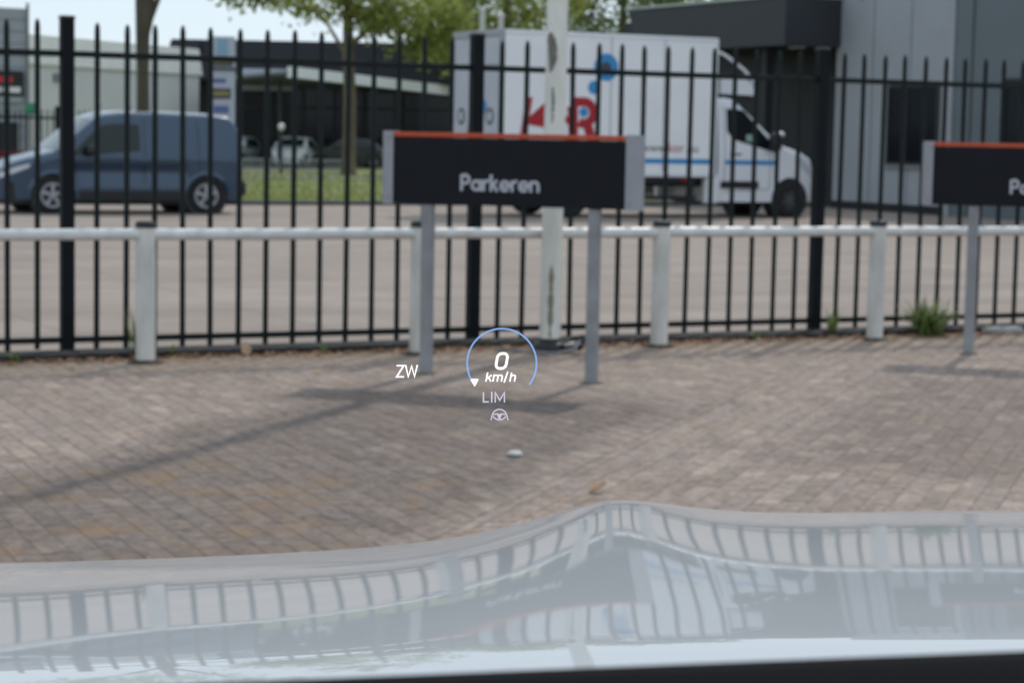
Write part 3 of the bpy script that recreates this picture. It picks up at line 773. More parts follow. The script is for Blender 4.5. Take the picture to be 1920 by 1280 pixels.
MB().box(4.15, 4.32, -.56, .56, .30, .56, .05).build('front_bumper', 'black_plastic_and_shade', truck, True, 50)
# roof fairing over the cab
fb = MB().prism([(1.9, 2.37), (2.74, 2.35), (2.72, 2.44), (2.62, 2.58), (2.5, 2.66), (1.9, 2.69)], -.86, .86)
fb.build('fairing_base', 'cab_white', truck)
MB().box(1.92, 2.62, -.82, .82, 2.2, 2.369).build('fairing_gap', 'chassis', truck)
vis_c = [(1.80, 3.20), (2.0, 3.12), (2.2, 3.0), (2.42, 2.86), (2.56, 2.74), (2.64, 2.62)]
fv = MB().prism(vis_c + [(x - .03, z - .045) for x, z in vis_c[::-1]], -.90, .90); fv.build('fairing_visor', 'cab_white', truck)
MB().prism([(x - .035, z - .05) for x, z in vis_c] + [(2.5, 2.67), (1.82, 2.70)], -.84, .84).build('fairing_inner', 'chassis', truck)
MB().box(2.60, 2.70, -.5, .5, 2.56, 2.68, .02).build('fairing_lip', 'cab_white', truck)
# prints on the near side
y0, y1 = -bw + .006, -bw + .013
K = MB()
K.prism([(-2.50, 1.28), (-2.37, 1.28), (-2.22, 2.20), (-2.36, 2.20)], y0 + .001, y1)
K.prism([(-2.34, 1.80), (-1.93, 2.14), (-1.90, 2.02), (-1.97, 1.90), (-1.93, 1.72), (-1.86, 1.62), (-2.02, 1.66), (-2.30, 1.70)], y0, y1)
K.build('red_letter', 'red_print', truck)
O_ = MB().ribbon([(-1.58 + px, 1.62 + pz) for px, pz in arc(0, 0, .20, 0, 350, 24)], .12, y0, y1, closed=False)
O_.build('red_letter', 'red_print', truck)
Rr = MB()
Rr.ribbon([(-1.40, 2.14)] + [(-1.15 + px, 1.94 + pz) for px, pz in arc(0, 0, .20, 100, -120, 20)], .17, y0, y1)
Rr.prism([(-1.50, 2.04), (-1.28, 2.10), (-1.26, 1.28), (-1.44, 1.28)], y0 + .001, y1 - .001)
Rr.prism([(-1.20, 1.80), (-1.02, 1.84), (-.80, 1.28), (-1.02, 1.28)], y0 + .0015, y1 - .001)
Rr.build('red_letter', 'red_print', truck)
def disc(x, z, r, nm, m, o=0.):
    return MB().lathe([(r, y1), (r, y0 + .001 - o)], 'y', 32, (x, 0, z)).build(nm, m, truck)
disc(-.70, 2.79, .255, 'blue_dot', 'blue_print'); disc(-.95, 2.41, .125, 'blue_dot', 'blue_print')
disc(-1.155, 1.95, .09, 'blue_dot', 'blue_print', .004)
disc(-.70, 2.79, .10, 'dot_emblem', 'dark_print', .003)
def text_mesh(s, size, name, m, parent, x, z, y, align='LEFT'):
    cu = bpy.data.curves.new('t', 'FONT'); cu.body = s; cu.size = size; cu.extrude = .001; cu.resolution_u = 3
    to = bpy.data.objects.new('t', cu); COL.objects.link(to)
    me = bpy.data.meshes.new_from_object(to.evaluated_get(bpy.context.evaluated_depsgraph_get()))
    bpy.data.objects.remove(to); me.materials.clear(); me.materials.append(M[m])
    o = link(name, me, parent, (x, y, z)); o.rotation_euler = (math.pi / 2, 0, 0); return o
text_mesh('www.', .24, 'web_lettering', 'dark_print', truck, .10, 1.24, -bw + .009)
text_mesh('kor', .26, 'web_lettering', 'red_print', truck, .66, 1.24, -bw + .009)
text_mesh('.nu', .24, 'web_lettering', 'dark_print', truck, 1.06, 1.24, -bw + .009)
MB().box(-.3, bx1 - .08, -bw + .007, -bw + .013, 1.02, 1.115).build('blue_stripe', 'blue_print', truck)

# --- parked cars far behind
def small_car(px, py, rz, paint, label):
    c = thing('parked_car', (px, py, 0), rz, label, 'car', 'cars parked by the showroom')
    sh = Shell([(-2.0, .55), (-1.95, .9), (-1.75, 1.0), (-1.45, 1.32), (-1.0, 1.45), (0, 1.47), (.45, 1.38), (.95, 1.02), (1.5, .92), (1.9, .78), (2.05, .5)],
               [(-2.0, .7), (-1.6, .85), (1.3, .86), (1.8, .74), (2.05, .5)], [(1.3, .3, .37), (-1.3, .3, .37)], .22, .88, .24, r=.12)
    sh.body().build('body', paint, c, True, 28)
    MB().box(-1.9, 1.9, -.72, .72, .16, .5).build('underbody', 'chassis', c)
    for s in (-1, 1):
        sh.patch(-1.35, .75, lambda x: .95, lin((-1.35, 1.05), (-1.0, 1.33), (.35, 1.33), (.75, 1.0)), s).build('side_window', 'van_glass', c, True)
        for ax in (1.3, -1.3): wheel(c, ax, s * .84, .31, s)
        sh.patch(1.65, 1.95, lambda x: .62, lambda x: .72, s, .008, 4, 2).build('headlight', 'lamp_glass', c, True)
        MB().box(-.07, .07, -.09, .09, -.07, .07, .02).build('mirror', 'black_plastic_and_shade', c, loc=(.62, s * .94, 1.0))
    sh.roofpatch(.5, .98, lambda x: .6).build('windscreen', 'van_glass', c, True)
    sh.roofpatch(-1.72, -1.42, lambda x: .58).build('rear_window', 'van_glass', c, True)
    c.scale = (.86, .86, .86)
    return c
small_car(-11.6, 88.5, R(-100), 'car_silver', 'silver car, leftmost of those parked by the showroom')
small_car(-9.2, 89, R(-95), 'car_white', 'white car parked by the dark showroom')
small_car(-7.2, 90, R(-165), 'car_dark', 'dark car parked by the showroom, behind the slim tree trunk')

# ================================================================== BUILDINGS
# --- building on the right
rb = thing('office_building', W(28, 36), EA, 'grey and anthracite building with overhanging dark roof on the right', 'building')
# local x: along the fence direction (a-28), y: depth (p-36)
MB().box(.0, 9, -.12, 4.1, -.05, 5.25).build('grey_wall', 'bldg_grey', rb)
MB().box(-.05, 9, -14.0, -.125, -.05, 5.2).build('blue_wall', 'bldg_blue', rb)
MB().box(.9, 8.8, 4.11, 15.5, -.05, 4.6).build('recess_wall', 'bldg_black', rb)
fz = MB(); fz.prism([(3.95, 3.60), (10.0, 3.60), (10.75, 4.12), (11.05, 4.66), (3.95, 4.66)], -1.5, 8.9, 'yz'); fz.build('roof_fascia', 'bldg_dark', rb)
MB().box(-1.54, 8.95, 3.92, 11.12, 4.662, 4.72).build('roof_trim', 'trim_light', rb)
for y in (5.2, 7.6, 10.0): MB().box(-1.15, -.95, y, y + .2, -.05, 3.6).build('column', 'bldg_black', rb)
MB().box(-.9, -.7, 4.3, 4.7, 3.56, 3.598).build('soffit_lamp', 'lamp_glass', rb)
# cladding joints as thin recessed-looking battens
for y in (1.35, 2.7): MB().box(-.008, .0, y, y + .02, .2, 5.2).build('cladding_joint', 'bldg_blue', rb)
for y in (.6, 3.2): MB().box(-.05, .0, y, y + .14, 4.62, 4.70, .01).build('wall_lamp', 'lamp_glass', rb)
for y in (-13, -11.6, -10.2, -8.8, -7.4, -6.0, -4.6, -3.2, -.8): MB().box(-.066, -.05, y, y + .03, 0, 5.15).build('cladding_joint', 'bldg_dark', rb)
MB().box(-.085, -.052, -.20, -.06, 0, 5.2).build('corner_trim', 'bldg_grey', rb)
MB().box(-.02, .012, -.12, 4.1, .0, .18).build('plinth', 'kerb', rb)
def window(y0, y1, z0, z1, x=-.01, split=.62):
    f = MB(); t = .06
    f.box(x - .04, x + .03, y0, y1, z0, z0 + t); f.box(x - .04, x + .03, y0, y1, z1 - t, z1)
    f.box(x - .041, x + .03, y0, y0 + t, z0 + t, z1 - t); f.box(x - .041, x + .03, y1 - t, y1, z0 + t, z1 - t)
    ym = y0 + (y1 - y0) * split; f.box(x - .041, x + .03, ym - t / 2, ym + t / 2, z0 + t, z1 - t)
    w = f.build('window', 'win_frame', rb)
    MB().box(x - .012, x - .004, y0 + t, ym - t / 2, z0 + t, z1 - t).build('pane', 'dark_glass', w)
    MB().box(x - .012, x - .004, ym + t / 2, y1 - t, z0 + t, z1 - t).build('pane', 'dark_glass', w)
    MB().box(x - .07, x, y0 - .04, y1 + .04, z0 - .05, z0 - .002).build('sill', 'pipe', w)
window(.30, 2.08, 1.02, 2.74)
window(-3.9, -1.85, 1.15, 2.82, -.062)
window(-8.9, -6.85, 1.15, 2.82, -.062)

# --- showroom in the middle distance
sr = thing('showroom', (0, 0, 0), 0, 'dark flat-roofed showroom with white canopy edge behind the trees', 'building')
MB().box(-15.3, -2.2, 95.0, 112, 3.7, 5.45).build('roof_parapet', 'navy', sr)
MB().box(-12.4, -2.6, 96.0, 111, -.05, 3.698).build('wall', 'bldg_black', sr)
MB().box(-16.5, -12.42, 97, 110, -.05, 3.69).build('side_wall', 'bldg_black', sr)
MB().box(-15.3, -14.0, 94.6, 95.8, 4.95, 5.3).build('roof_end', 'navy', sr)
xs_ = np.linspace(-12.3, -2.7, 8)
for i in range(7):
    f = MB(); f.box(xs_[i], xs_[i] + .1, 95.88, 96.0, 0, 3.65); f.box(xs_[i] + .1, xs_[i + 1], 95.9, 96.0, 2.5, 2.6); f.box(xs_[i] + .1, xs_[i + 1], 95.9, 96.0, 0, .12)
    w = f.build('window', 'win_frame', sr)
    MB().box(xs_[i] + .1, xs_[i + 1], 95.95, 95.98, .12, 2.5).build('pane', 'dark_glass', w)
    MB().box(xs_[i] + .1, xs_[i + 1], 95.95, 95.98, 2.6, 3.65).build('pane', 'dark_glass', w)
cn = MB()
A, B = Vector((-8.75, 84, 4.01)), Vector((-2.4, 97.2, 3.62))
cn.add([A, B, B + Vector((0, 0, -.42)), A + Vector((0, 0, -.42)), A + Vector((-.25, .15, 0)), B + Vector((-.25, .15, 0)), B + Vector((-.25, .15, -.42)), A + Vector((-.25, .15, -.42))],
       [(0, 3, 2, 1), (4, 5, 6, 7), (0, 1, 5, 4), (3, 7, 6, 2), (0, 4, 7, 3), (1, 2, 6, 5)])
cn.build('canopy_edge', 'canopy', sr)
MB().add([(-9.0, 84.1, 3.74), (-2.6, 97.4, 3.4), (-12.3, 97.4, 3.4), (-12.2, 90, 3.6), (-9.0, 84.1, 3.86), (-2.6, 97.4, 3.5), (-12.3, 97.4, 3.5), (-12.2, 90, 3.72)],
         [(0, 1, 2, 3), (7, 6, 5, 4), (0, 4, 5, 1), (1, 5, 6, 2), (2, 6, 7, 3), (3, 7, 4, 0)]).build('canopy_soffit', 'soffit', sr)
MB().box(-12.2, -9.9, 94.6, 94.9, 3.25, 4.2, .02).build('white_panel', 'totem', sr)
for x, y in ((-9.6, 87), (-7.2, 90), (-5.2, 94)): MB().tube([(x, y, 0), (x, y, 3.6)], .08, 10).build('column', 'win_frame', sr)

# --- white warehouse on the left
wh = thing('warehouse', (-17.92, 80, 0), math.atan2(6.5, 2.45), 'long pale warehouse with profiled roof edge behind the blue van', 'building')
MB().box(-.6, 12.4, 0, 9, -.05, 3.75).build('wall', 'wh_wall', wh)
rf = MB()
for k in range(6): rf.box(-.75, 12.5, -.10 + .03 * k, 9, 3.76 + .19 * k, 3.76 + .19 * k + .185, .012)
rf.build('roof_edge', 'wh_band', wh)
MB().box(1.15, 1.9, -.08, .0, 3.2, 3.5).build('wall_vent', 'pipe', wh)
for x in range(0, 13, 4): MB().box(x, x + .03, -.01, .0, 0, 3.74).build('panel_joint', 'wh_band', wh)

# --- grey workshop at the left edge
gb = thing('workshop', (-13.66, 60, 0), EA, 'grey clad workshop with a black sign board at the far left edge', 'building')
MB().box(-9, -.05, 0, 12, -.05, 4.75).build('wall', 'garage_wall', gb)
for k in range(14): MB().box(-9 + .0, -.06, -.02, 0, .15 + k * .33, .17 + k * .33).build('cladding_line', 'pipe', gb)
MB().tube([(-.02, -.06, 0), (-.02, -.06, 4.9)], .045, 10).build('downpipe', 'pipe', gb)
sb = MB().box(-2.6, -.14, -.12, -.022, 2.32, 3.02, .01).build('sign_board', 'cap', gb)
MB().box(-2.3, -.46, -.13, -.119, 2.68, 2.86, .004).build('red_mark', 'red_sign', sb)
for x0, x1 in ((-2.3, -1.75), (-1.7, -1.2), (-1.14, -.78), (-.74, -.24)): MB().box(x0, x1, -.13, -.119, 2.42, 2.58, .02).build('white_lettering', 'white_sign', sb)
MB().box(-.9, -.2, -.10, -.02, 2.14, 2.3).build('white_strip', 'garage_wall', gb)
MB().box(-9, -.3, -.05, .0, .0, 1.6).build('roller_door', 'bldg_black', gb)
tag(MB().box(-.15, .15, -.03, .03, -.16, .16, .01).build('green_panel', 'green_sign', None, loc=(-13.35, 58.9, 1.98)), 'small green board above the dark gate at the left edge', 'sign')
gate = thing('gate', (-12.4, 55, 0), R(8), 'dark barred gate with slanting brace beside the workshop, seen over the blue van', 'gate')
gb_me = MB().box(-.018, .018, -.012, .012, .1, 1.92).mesh('bar', 'fence')
for k in range(34): link('bar', gb_me, gate, (-2.2 + k * .135, 0, random.gauss(0, .01)))
for x in (-1.0, .62, 2.42): MB().box(x - .06, x + .06, -.05, .05, 0, 2.02).build('post', 'fence_post', gate)
for z in (.25, 1.72): MB().box(-2.2, 2.42, -.02, .02, z - .03, z + .03).build('rail', 'fence', gate)
MB().tube([(.66, 0.03, 1.62), (1.5, .03, .35)], .03, 6).build('brace', 'fence', gate)
MB().box(-2.2, 2.3, .3, .38, .62, .86, .01).build('red_beam', 'red_lens', gate)

# --- totem sign
to = thing('totem_sign', (-9.55, 70, 0), 0, 'tall pale totem sign with stacked coloured name plates', 'sign')
MB().box(-.42, .36, -.1, .1, -.03, 4.52, .02).build('body', 'totem', to)
for z0, z1, m, x0, x1 in ((3.92, 4.42, 'totem_pale', -.22, .12), (3.55, 3.85, 'totem_dark', -.38, .30), (3.02, 3.16, 'totem_blue', -.36, .08), (2.5, 2.84, 'totem_dark', -.38, .24), (2.04, 2.28, 'totem_blue', -.3, .18), (1.3, 1.7, 'totem_blue', -.3, .2)):
    p = MB().box(x0, x1, -.118, -.101, z0, z1, .004).build('name_plate', m, to)
    if m == 'totem_dark': MB().box(x0 + .05, x1 - .06, -.124, -.1185, z0 + .1, z1 - .1).build('plate_lettering', 'totem_yellow', p)
MB().box(-.46, .40, -.14, .12, 3.42, 3.5, .01).build('cross_bar', 'win_frame', to)

# --- low fence, lamp, vent pipes
lf = thing('low_fence', (-9.7, 75, 0), R(4), 'low pale barred fence along the grass verge', 'fence')
lb = MB().box(-.02, .02, -.02, .02, 0, .52).mesh('bar', 'garage_wall')
for k in range(28): link('bar', lb, lf, (k * .14, 0, .0))
for z in (.12, .48): MB().box(-.05, 3.85, -.025, .025, z, z + .05).build('rail', 'garage_wall', lf)
lp = thing('bollard_lamp', (-8.1, 74, 0), 0, 'slim dark post with a white globe in front of the showroom', 'lamp')
MB().tube([(0, 0, 0), (0, 0, 1.5)], .05, 8).build('post', 'win_frame', lp)
MB().lathe([(.02, 1.50), (.09, 1.55), (.12, 1.64), (.09, 1.73), (.02, 1.77)], seg=16).build('globe', 'globe', lp, True)
for x, z, h, lb_ in ((-.99, 0, 5.0, 'left of two pale slim posts rising behind the rear of the truck'), (-.47, 0, 4.83, 'right of two pale slim posts rising behind the rear of the truck')):
    q = MB().lathe([(.09, 0), (.075, h - .1), (.085, h - .08), (.085, h), (.05, h + .03)], seg=16)
    tag(q.build('pale_post', 'wh_wall', None, True, 40, (x, 60, 0)), lb_, 'post', 'slim posts behind the truck')

# ================================================================== TREES
def tree(x, y, trunk, limbs, lobes, m, bark, label, leaf=.16, seed=1, dens=1.0):
    t = thing('tree', (x, y, 0), 0, label, 'tree', 'street trees beyond the yard')
    tr = MB(); tr.tube([p[:3] for p in trunk], [p[3] for p in trunk], 14); to_ = tr.build('trunk', bark, t, True)
    lm = MB()
    for pts in limbs: lm.tube([p[:3] for p in pts], [p[3] for p in pts], 8)
    lm.build('limbs', bark, to_, True)
    g = np.random.default_rng(seed); V = []; F = []
    for (cx, cy, cz, rx, ry, rz, n) in lobes:
        n = int(n * dens)
        d = g.normal(size=(n, 3)); d /= np.linalg.norm(d, axis=1)[:, None]; rad = g.uniform(.35, 1, n)[:, None] ** .6
        c = d * rad * np.array([rx, ry, rz]) + np.array([cx, cy, cz])
        for q in c:
            k = int(g.integers(16, 34)); s = g.uniform(.18, .42)
            P = g.normal(size=(k, 3)) * np.array([s, s, s * .7]) + q
            for p in P:
                u_ = g.normal(size=3); u_ /= np.linalg.norm(u_); w_ = np.cross(u_, g.normal(size=3)); w_ /= np.linalg.norm(w_) + 1e-6
                l = leaf * g.uniform(.7, 1.3); b = len(V)
                V += [tuple(p - u_ * l * .6), tuple(p + w_ * l * .38 + u_ * .06 * l), tuple(p + u_ * l * .6), tuple(p - w_ * l * .38 + u_ * .06 * l)]; F.append((b, b + 1, b + 2, b + 3))
    me = bpy.data.meshes.new('crown'); me.from_pydata(V, [], F); me.materials.append(M[m]); link('crown', me, t)
    return t
tree(-10.45, 60, [(0, 0, -.05, .24), (.02, 0, 1.0, .19), (0, 0, 3.0, .17), (.0, 0, 4.1, .20), (.06, 0, 4.7, .27), (.02, 0, 5.6, .24), (.1, .1, 7.5, .15)],
     [[(.15, 0, 4.5, .13), (.45, .1, 5.2, .08), (1.6, .2, 5.9, .06), (3.2, .2, 5.6, .03)], [(0, 0, 5.5, .14), (-1.2, .3, 6.8, .08), (-2.4, .5, 7.6, .04)], [(.05, 0, 5.8, .14), (1.2, -.6, 7.2, .07), (2.2, -1, 8.2, .03)]],
     [(0, 0, 9.0, 3.4, 3.4, 2.6, 120), (2.7, .2, 5.5, .95, .8, .45, 26), (3.9, .2, 5.55, .7, .6, .4, 12), (2.9, 0, 6.2, 1.6, 1.2, .7, 34), (-2.5, .4, 8.3, 1.6, 1.6, 1.2, 30)], 'leaf', 'bark',
     'tree with a bare thick brown trunk rising behind the blue van', seed=3)
tree(-5.75, 73.8, [(0, 0, -.05, .30), (0, 0, .6, .24), (.02, 0, 2.5, .22), (-.05, 0, 4.2, .20), (-.1, 0, 6, .15), (0, 0, 9, .06)],
     [[(-.05, 0, 4.0, .09), (-.8, .1, 5.2, .05), (-1.8, .2, 6.0, .03)], [(-.05, 0, 4.4, .10), (1.0, -.2, 5.3, .06), (2.6, -.2, 5.6, .03)], [(-.08, 0, 5.2, .1), (.6, .8, 6.8, .05)]],
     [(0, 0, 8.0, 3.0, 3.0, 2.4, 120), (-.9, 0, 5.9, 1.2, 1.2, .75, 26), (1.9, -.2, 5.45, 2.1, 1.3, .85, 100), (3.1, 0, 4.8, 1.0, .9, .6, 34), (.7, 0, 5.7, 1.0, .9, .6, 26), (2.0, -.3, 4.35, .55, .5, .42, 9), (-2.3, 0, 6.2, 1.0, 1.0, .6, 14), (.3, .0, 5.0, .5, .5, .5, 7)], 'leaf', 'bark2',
     'tree with a slim sunlit trunk and loose yellow-green leaves left of the truck', seed=5)
tree(-.4, 78, [(0, 0, -.05, .28), (0, 0, 3, .22), (0, 0, 7, .12)], [[(0, 0, 3, .1), (1.4, 0, 5, .04)], [(0, 0, 3.2, .1), (-1.4, 0, 5, .04)]],
     [(0, 0, 6.2, 2.9, 2.2, 2.5, 260), (-1.9, 0, 4.6, 1.2, 1.2, .9, 40), (.4, 0, 4.4, 2.0, 1.6, .9, 70)], 'leaf', 'bark', 'leafy green tree above the rear half of the truck box', seed=8)
tree(4.0, 82, [(0, 0, -.05, .30), (0, 0, 3, .24), (0, 0, 7, .12)], [[(0, 0, 3, .1), (1.4, 0, 5, .04)], [(0, 0, 3.2, .1), (-1.4, 0, 5, .04)]],
     [(0, 0, 6.2, 3.0, 2.4, 2.6, 300), (0, 0, 4.4, 2.4, 1.8, 1.0, 90), (2.6, 0, 6.8, 1.8, 1.5, 1.5, 80)], 'leaf_dark', 'bark', 'darker green tree above the front half of the truck box', seed=9)
tree(-1.9, 92, [(0, 0, -.05, .30), (0, 0, 3, .24), (0, 0, 6, .12)], [[(0, 0, 3, .1), (1.4, 0, 5, .04)]],
     [(0, 0, 6.6, 3.0, 2.4, 2.3, 230)], 'leaf_dark', 'bark', 'shaded tree far back between the showroom and the truck', seed=10)

# grass on the verge
g = np.random.default_rng(4); V = []; F = []
for _ in range(9000):
    p_ = 41.35 + 30 * g.random() ** 1.6; a_ = g.uniform(9 + (p_ - 41) * .3, 19 + (p_ - 41) * .42)
    q = W(a_, p_, .015); h = g.uniform(.05, .14); r_ = g.uniform(0, 6.28); b = len(V); w_ = .02
    V += [(q.x - w_ * math.cos(r_), q.y - w_ * math.sin(r_), q.z), (q.x + w_ * math.cos(r_), q.y + w_ * math.sin(r_), q.z), (q.x + g.normal() * .04, q.y + g.normal() * .04, q.z + h)]; F.append((b, b + 1, b + 2))
me = bpy.data.meshes.new('grass'); me.from_pydata(V, [], F); me.materials.append(M['grass'])
tag(link('grass', me), 'mown green grass on the verge beyond the yard', 'grass', kind='stuff')

# ================================================================== WEEDS AND LITTER
def weed(x, y, n, h, spread, label, seed, wide=.006, m='weed'):
    g = random.Random(seed); mb = MB()
    for _ in range(n):
        a = g.uniform(0, 6.28); hh = h * g.uniform(.45, 1); s = spread * g.uniform(.2, 1); c, sn = math.cos(a), math.sin(a); rows = []
        wv = wide * g.uniform(.6, 1.3); bx, by = g.gauss(0, spread * .12), g.gauss(0, spread * .12)
        for i in range(6):
            t_ = i / 5; px, py, pz = bx + c * s * t_ ** 1.6, by + sn * s * t_ ** 1.6, hh * (t_ - .25 * t_ ** 3 * (s / spread)); ww = wv * (1 - t_ ** 2) + .0006
            rows.append([(px - sn * ww, py + c * ww, pz), (px + sn * ww, py - c * ww, pz)])
        mb.grid(rows)
    return tag(mb.build('weed', m, None, True, loc=(x, y, 0)), label, 'plant', 'weeds along the fence')
p = W(4.02, 13.60); weed(p.x, p.y, 30, .42, .13, 'thin tall weed growing at the fence left of the white post', 2)
p = W(10.36, 13.48); weed(p.x, p.y, 120, .36, .42, 'bushy green weed at the fence left of the second sign leg', 5, .011)
p = W(9.56, 13.62); weed(p.x, p.y, 26, .30, .12, 'small yellowish weed beside the white post on the right', 6)
p = W(4.25, 13.56); weed(p.x, p.y, 20, .11, .10, 'low weed tuft right beside the tall thin weed', 9)
for k, (a_, h_, d_) in enumerate(((3.2, .10, 'left of the left fence post'), (5.3, .08, 'between the second and third white rail posts'), (6.05, .12, 'beside the mast and the middle sign leg'), (7.95, .10, 'right of the middle white post'), (8.8, .09, 'halfway along the right fence panel'), (11.0, .14, 'at the far right edge by the concrete block'))):
    p = W(a_, 13.53); weed(p.x, p.y, 16, h_, h_ * .9, 'short weed tuft at the fence foot, ' + d_, 30 + k, .005)
V = []; F = []; g = np.random.default_rng(21)
def dead_leaf(q, s):
    a = g.uniform(0, 6.28); c, sn = math.cos(a) * s, math.sin(a) * s; b = len(V); z = .004 + g.uniform(0, .012)
    V.extend([(q[0] - c, q[1] - sn, z), (q[0] - sn * .5, q[1] + c * .5, z + s * g.uniform(.1, .5)), (q[0] + c, q[1] + sn, z + s * g.uniform(0, .5)), (q[0] + sn * .5, q[1] - c * .5, z + s * g.uniform(.05, .4)), (q[0], q[1], z + .002)])
    F.extend([(b, b + 1, b + 4), (b + 1, b + 2, b + 4), (b + 2, b + 3, b + 4), (b + 3, b, b + 4)])
for _ in range(3800):
    q = W(g.uniform(2.6, 13), 13.56 - abs(g.normal()) * .17); dead_leaf(q, g.uniform(.008, .026))
for _ in range(1500):
    q = W(g.uniform(2.6, 12), 13.4 - abs(g.normal()) * .8); dead_leaf(q, g.uniform(.006, .018))
me = bpy.data.meshes.new('leaf_litter'); me.from_pydata(V, [], F); me.materials.append(M['litter'])
tag(link('leaf_litter', me), 'brown fallen leaves drifted along the foot of the fence', 'leaves', kind='stuff')
def one_leaf(x, y, s, label, rz=0., lift=.4):
    mb = MB(); rows = []
    for i in range(7):
        t_ = i / 6; w_ = s * .42 * math.sin(math.pi * (t_ * .94 + .03)) ** .7; z = .004 + lift * s * t_ * t_
        rows.append([(s * (t_ - .5), -w_, z + w_ * .5), (s * (t_ - .5), 0, z), (s * (t_ - .5), w_, z + w_ * .6)])
    o = mb.grid(rows).build('fallen_leaf', 'dead', None, True, loc=(x, y, .001)); o.rotation_euler.z = rz
    return tag(o, label, 'leaf', 'single fallen leaves')
one_leaf(.375, 8.95, .085, 'pale dry leaf on the paving just above the hood ridge', .4)
one_leaf(-1.201, 13.228, .05, 'small dry leaf lying alone between the white post and the middle sign', 1.2)
q = W(4.75, 13.52); one_leaf(q.x, q.y, .08, 'curled dry leaf standing upright against the plinth right of the white post', 1.9, 1.0)
pb = MB().lathe([(.012, -.002), (.033, .004), (.036, .014), (.026, .022), (.008, .024)], seg=14)
tag(pb.build('bottle_cap', 'pebble', None, True, 40, (.023, 9.934, .002)), 'small white cap lying on the dark paving in the middle', 'cap')
blk = MB().box(-.15, .2, -.06, .06, -.01, .055, .015)
for x in (-.1, .08): blk.box(x, x + .03, -.063, .04, .02, .045)
q = W(11.03, 13.42); tag(blk.build('concrete_block', 'concrete', None, loc=(q.x, q.y, 0)), 'low concrete block by the fence at the right edge', 'block').rotation_euler.z = EA
pb = MB().lathe([(.02, -.002), (.045, .01), (.04, .03), (.015, .042)], seg=9)
q = W(9.62, 13.55); tag(pb.build('stone', 'kerb', None, False, loc=(q.x, q.y, 0)), 'dark stone at the foot of the right fence post', 'stone')

# ================================================================== OWN CAR: HOOD AND DASHBOARD
car = thing('car', (.37, 1.6, 0), 0, 'white car in the foreground, glossy hood seen over its black dashboard', 'car')
TX = [-0.2796, -0.2416, -0.1731, -0.0996, -0.0489, -0.0135, 0.022, 0.0397, 0.0511, 0.0651, 0.0878, 0.1258, 0.1765, 0.2397, 0.2828]
HY = [1.05, 1.12, 1.2, 1.3, 1.42, 1.56, 1.72, 1.9, 2.08, 2.26, 2.44, 2.6, 2.74, 2.86, 2.96, 3.04]
HZ = [
[1.2151, 1.2091, 1.1985, 1.1842, 1.1664, 1.145, 1.1197, 1.0898, 1.0588, 1.027, 0.9928, 0.9468, 0.884, 0.8068, 0.722, 0.6386],
[1.2167, 1.2109, 1.2008, 1.1868, 1.1693, 1.1481, 1.1228, 1.0929, 1.0617, 1.0297, 0.9951, 0.9489, 0.8858, 0.8083, 0.7233, 0.6397],
[1.2198, 1.2143, 1.205, 1.192, 1.1753, 1.1549, 1.1305, 1.1011, 1.0699, 1.0375, 1.0024, 0.9556, 0.8919, 0.8138, 0.7283, 0.6443],
[1.2236, 1.2186, 1.2099, 1.1978, 1.1821, 1.1627, 1.1392, 1.111, 1.0808, 1.049, 1.0132, 0.9635, 0.8958, 0.8132, 0.723, 0.6349],
[1.2267, 1.2222, 1.2141, 1.2029, 1.1884, 1.1701, 1.1475, 1.1201, 1.0907, 1.0598, 1.0255, 0.9781, 0.913, 0.8331, 0.7456, 0.6598],
[1.2289, 1.2248, 1.2172, 1.2068, 1.1934, 1.1767, 1.1558, 1.1301, 1.1024, 1.0732, 1.0411, 0.997, 0.9357, 0.8597, 0.7759, 0.6933],
[1.231, 1.2272, 1.2199, 1.2101, 1.1979, 1.1829, 1.1651, 1.1432, 1.1194, 1.0937, 1.065, 1.0239, 0.9653, 0.8917, 0.8099, 0.7289],
[1.2319, 1.2282, 1.2211, 1.2115, 1.1996, 1.1853, 1.1688, 1.1493, 1.1279, 1.1048, 1.078, 1.0386, 0.9815, 0.9092, 0.8285, 0.7484],
[1.2325, 1.2288, 1.2217, 1.2122, 1.2004, 1.1864, 1.1702, 1.1514, 1.1308, 1.1085, 1.0825, 1.0438, 0.9873, 0.9155, 0.8352, 0.7555],
[1.2331, 1.2296, 1.2225, 1.213, 1.2012, 1.1871, 1.1708, 1.1514, 1.1304, 1.1078, 1.0816, 1.0429, 0.9863, 0.9145, 0.8342, 0.7544],
[1.2342, 1.2307, 1.2236, 1.2141, 1.2021, 1.1875, 1.17, 1.149, 1.1265, 1.1027, 1.0759, 1.0365, 0.9793, 0.907, 0.8262, 0.746],
[1.2359, 1.2324, 1.2254, 1.2157, 1.2032, 1.1878, 1.1691, 1.1467, 1.1234, 1.0989, 1.0716, 1.0318, 0.9742, 0.9016, 0.8206, 0.7402],
[1.2382, 1.2347, 1.2276, 1.2178, 1.2052, 1.1896, 1.1707, 1.1485, 1.1255, 1.1016, 1.0749, 1.0356, 0.9786, 0.9064, 0.8258, 0.7458],
[1.2409, 1.2374, 1.2303, 1.2206, 1.208, 1.1924, 1.1736, 1.1517, 1.129, 1.1056, 1.0795, 1.0407, 0.9841, 0.9122, 0.8318, 0.752],
[1.2426, 1.2391, 1.2321, 1.2223, 1.2097, 1.1941, 1.1754, 1.1535, 1.1309, 1.1076, 1.0816, 1.043, 0.9865, 0.9148, 0.8346, 0.7548],
]
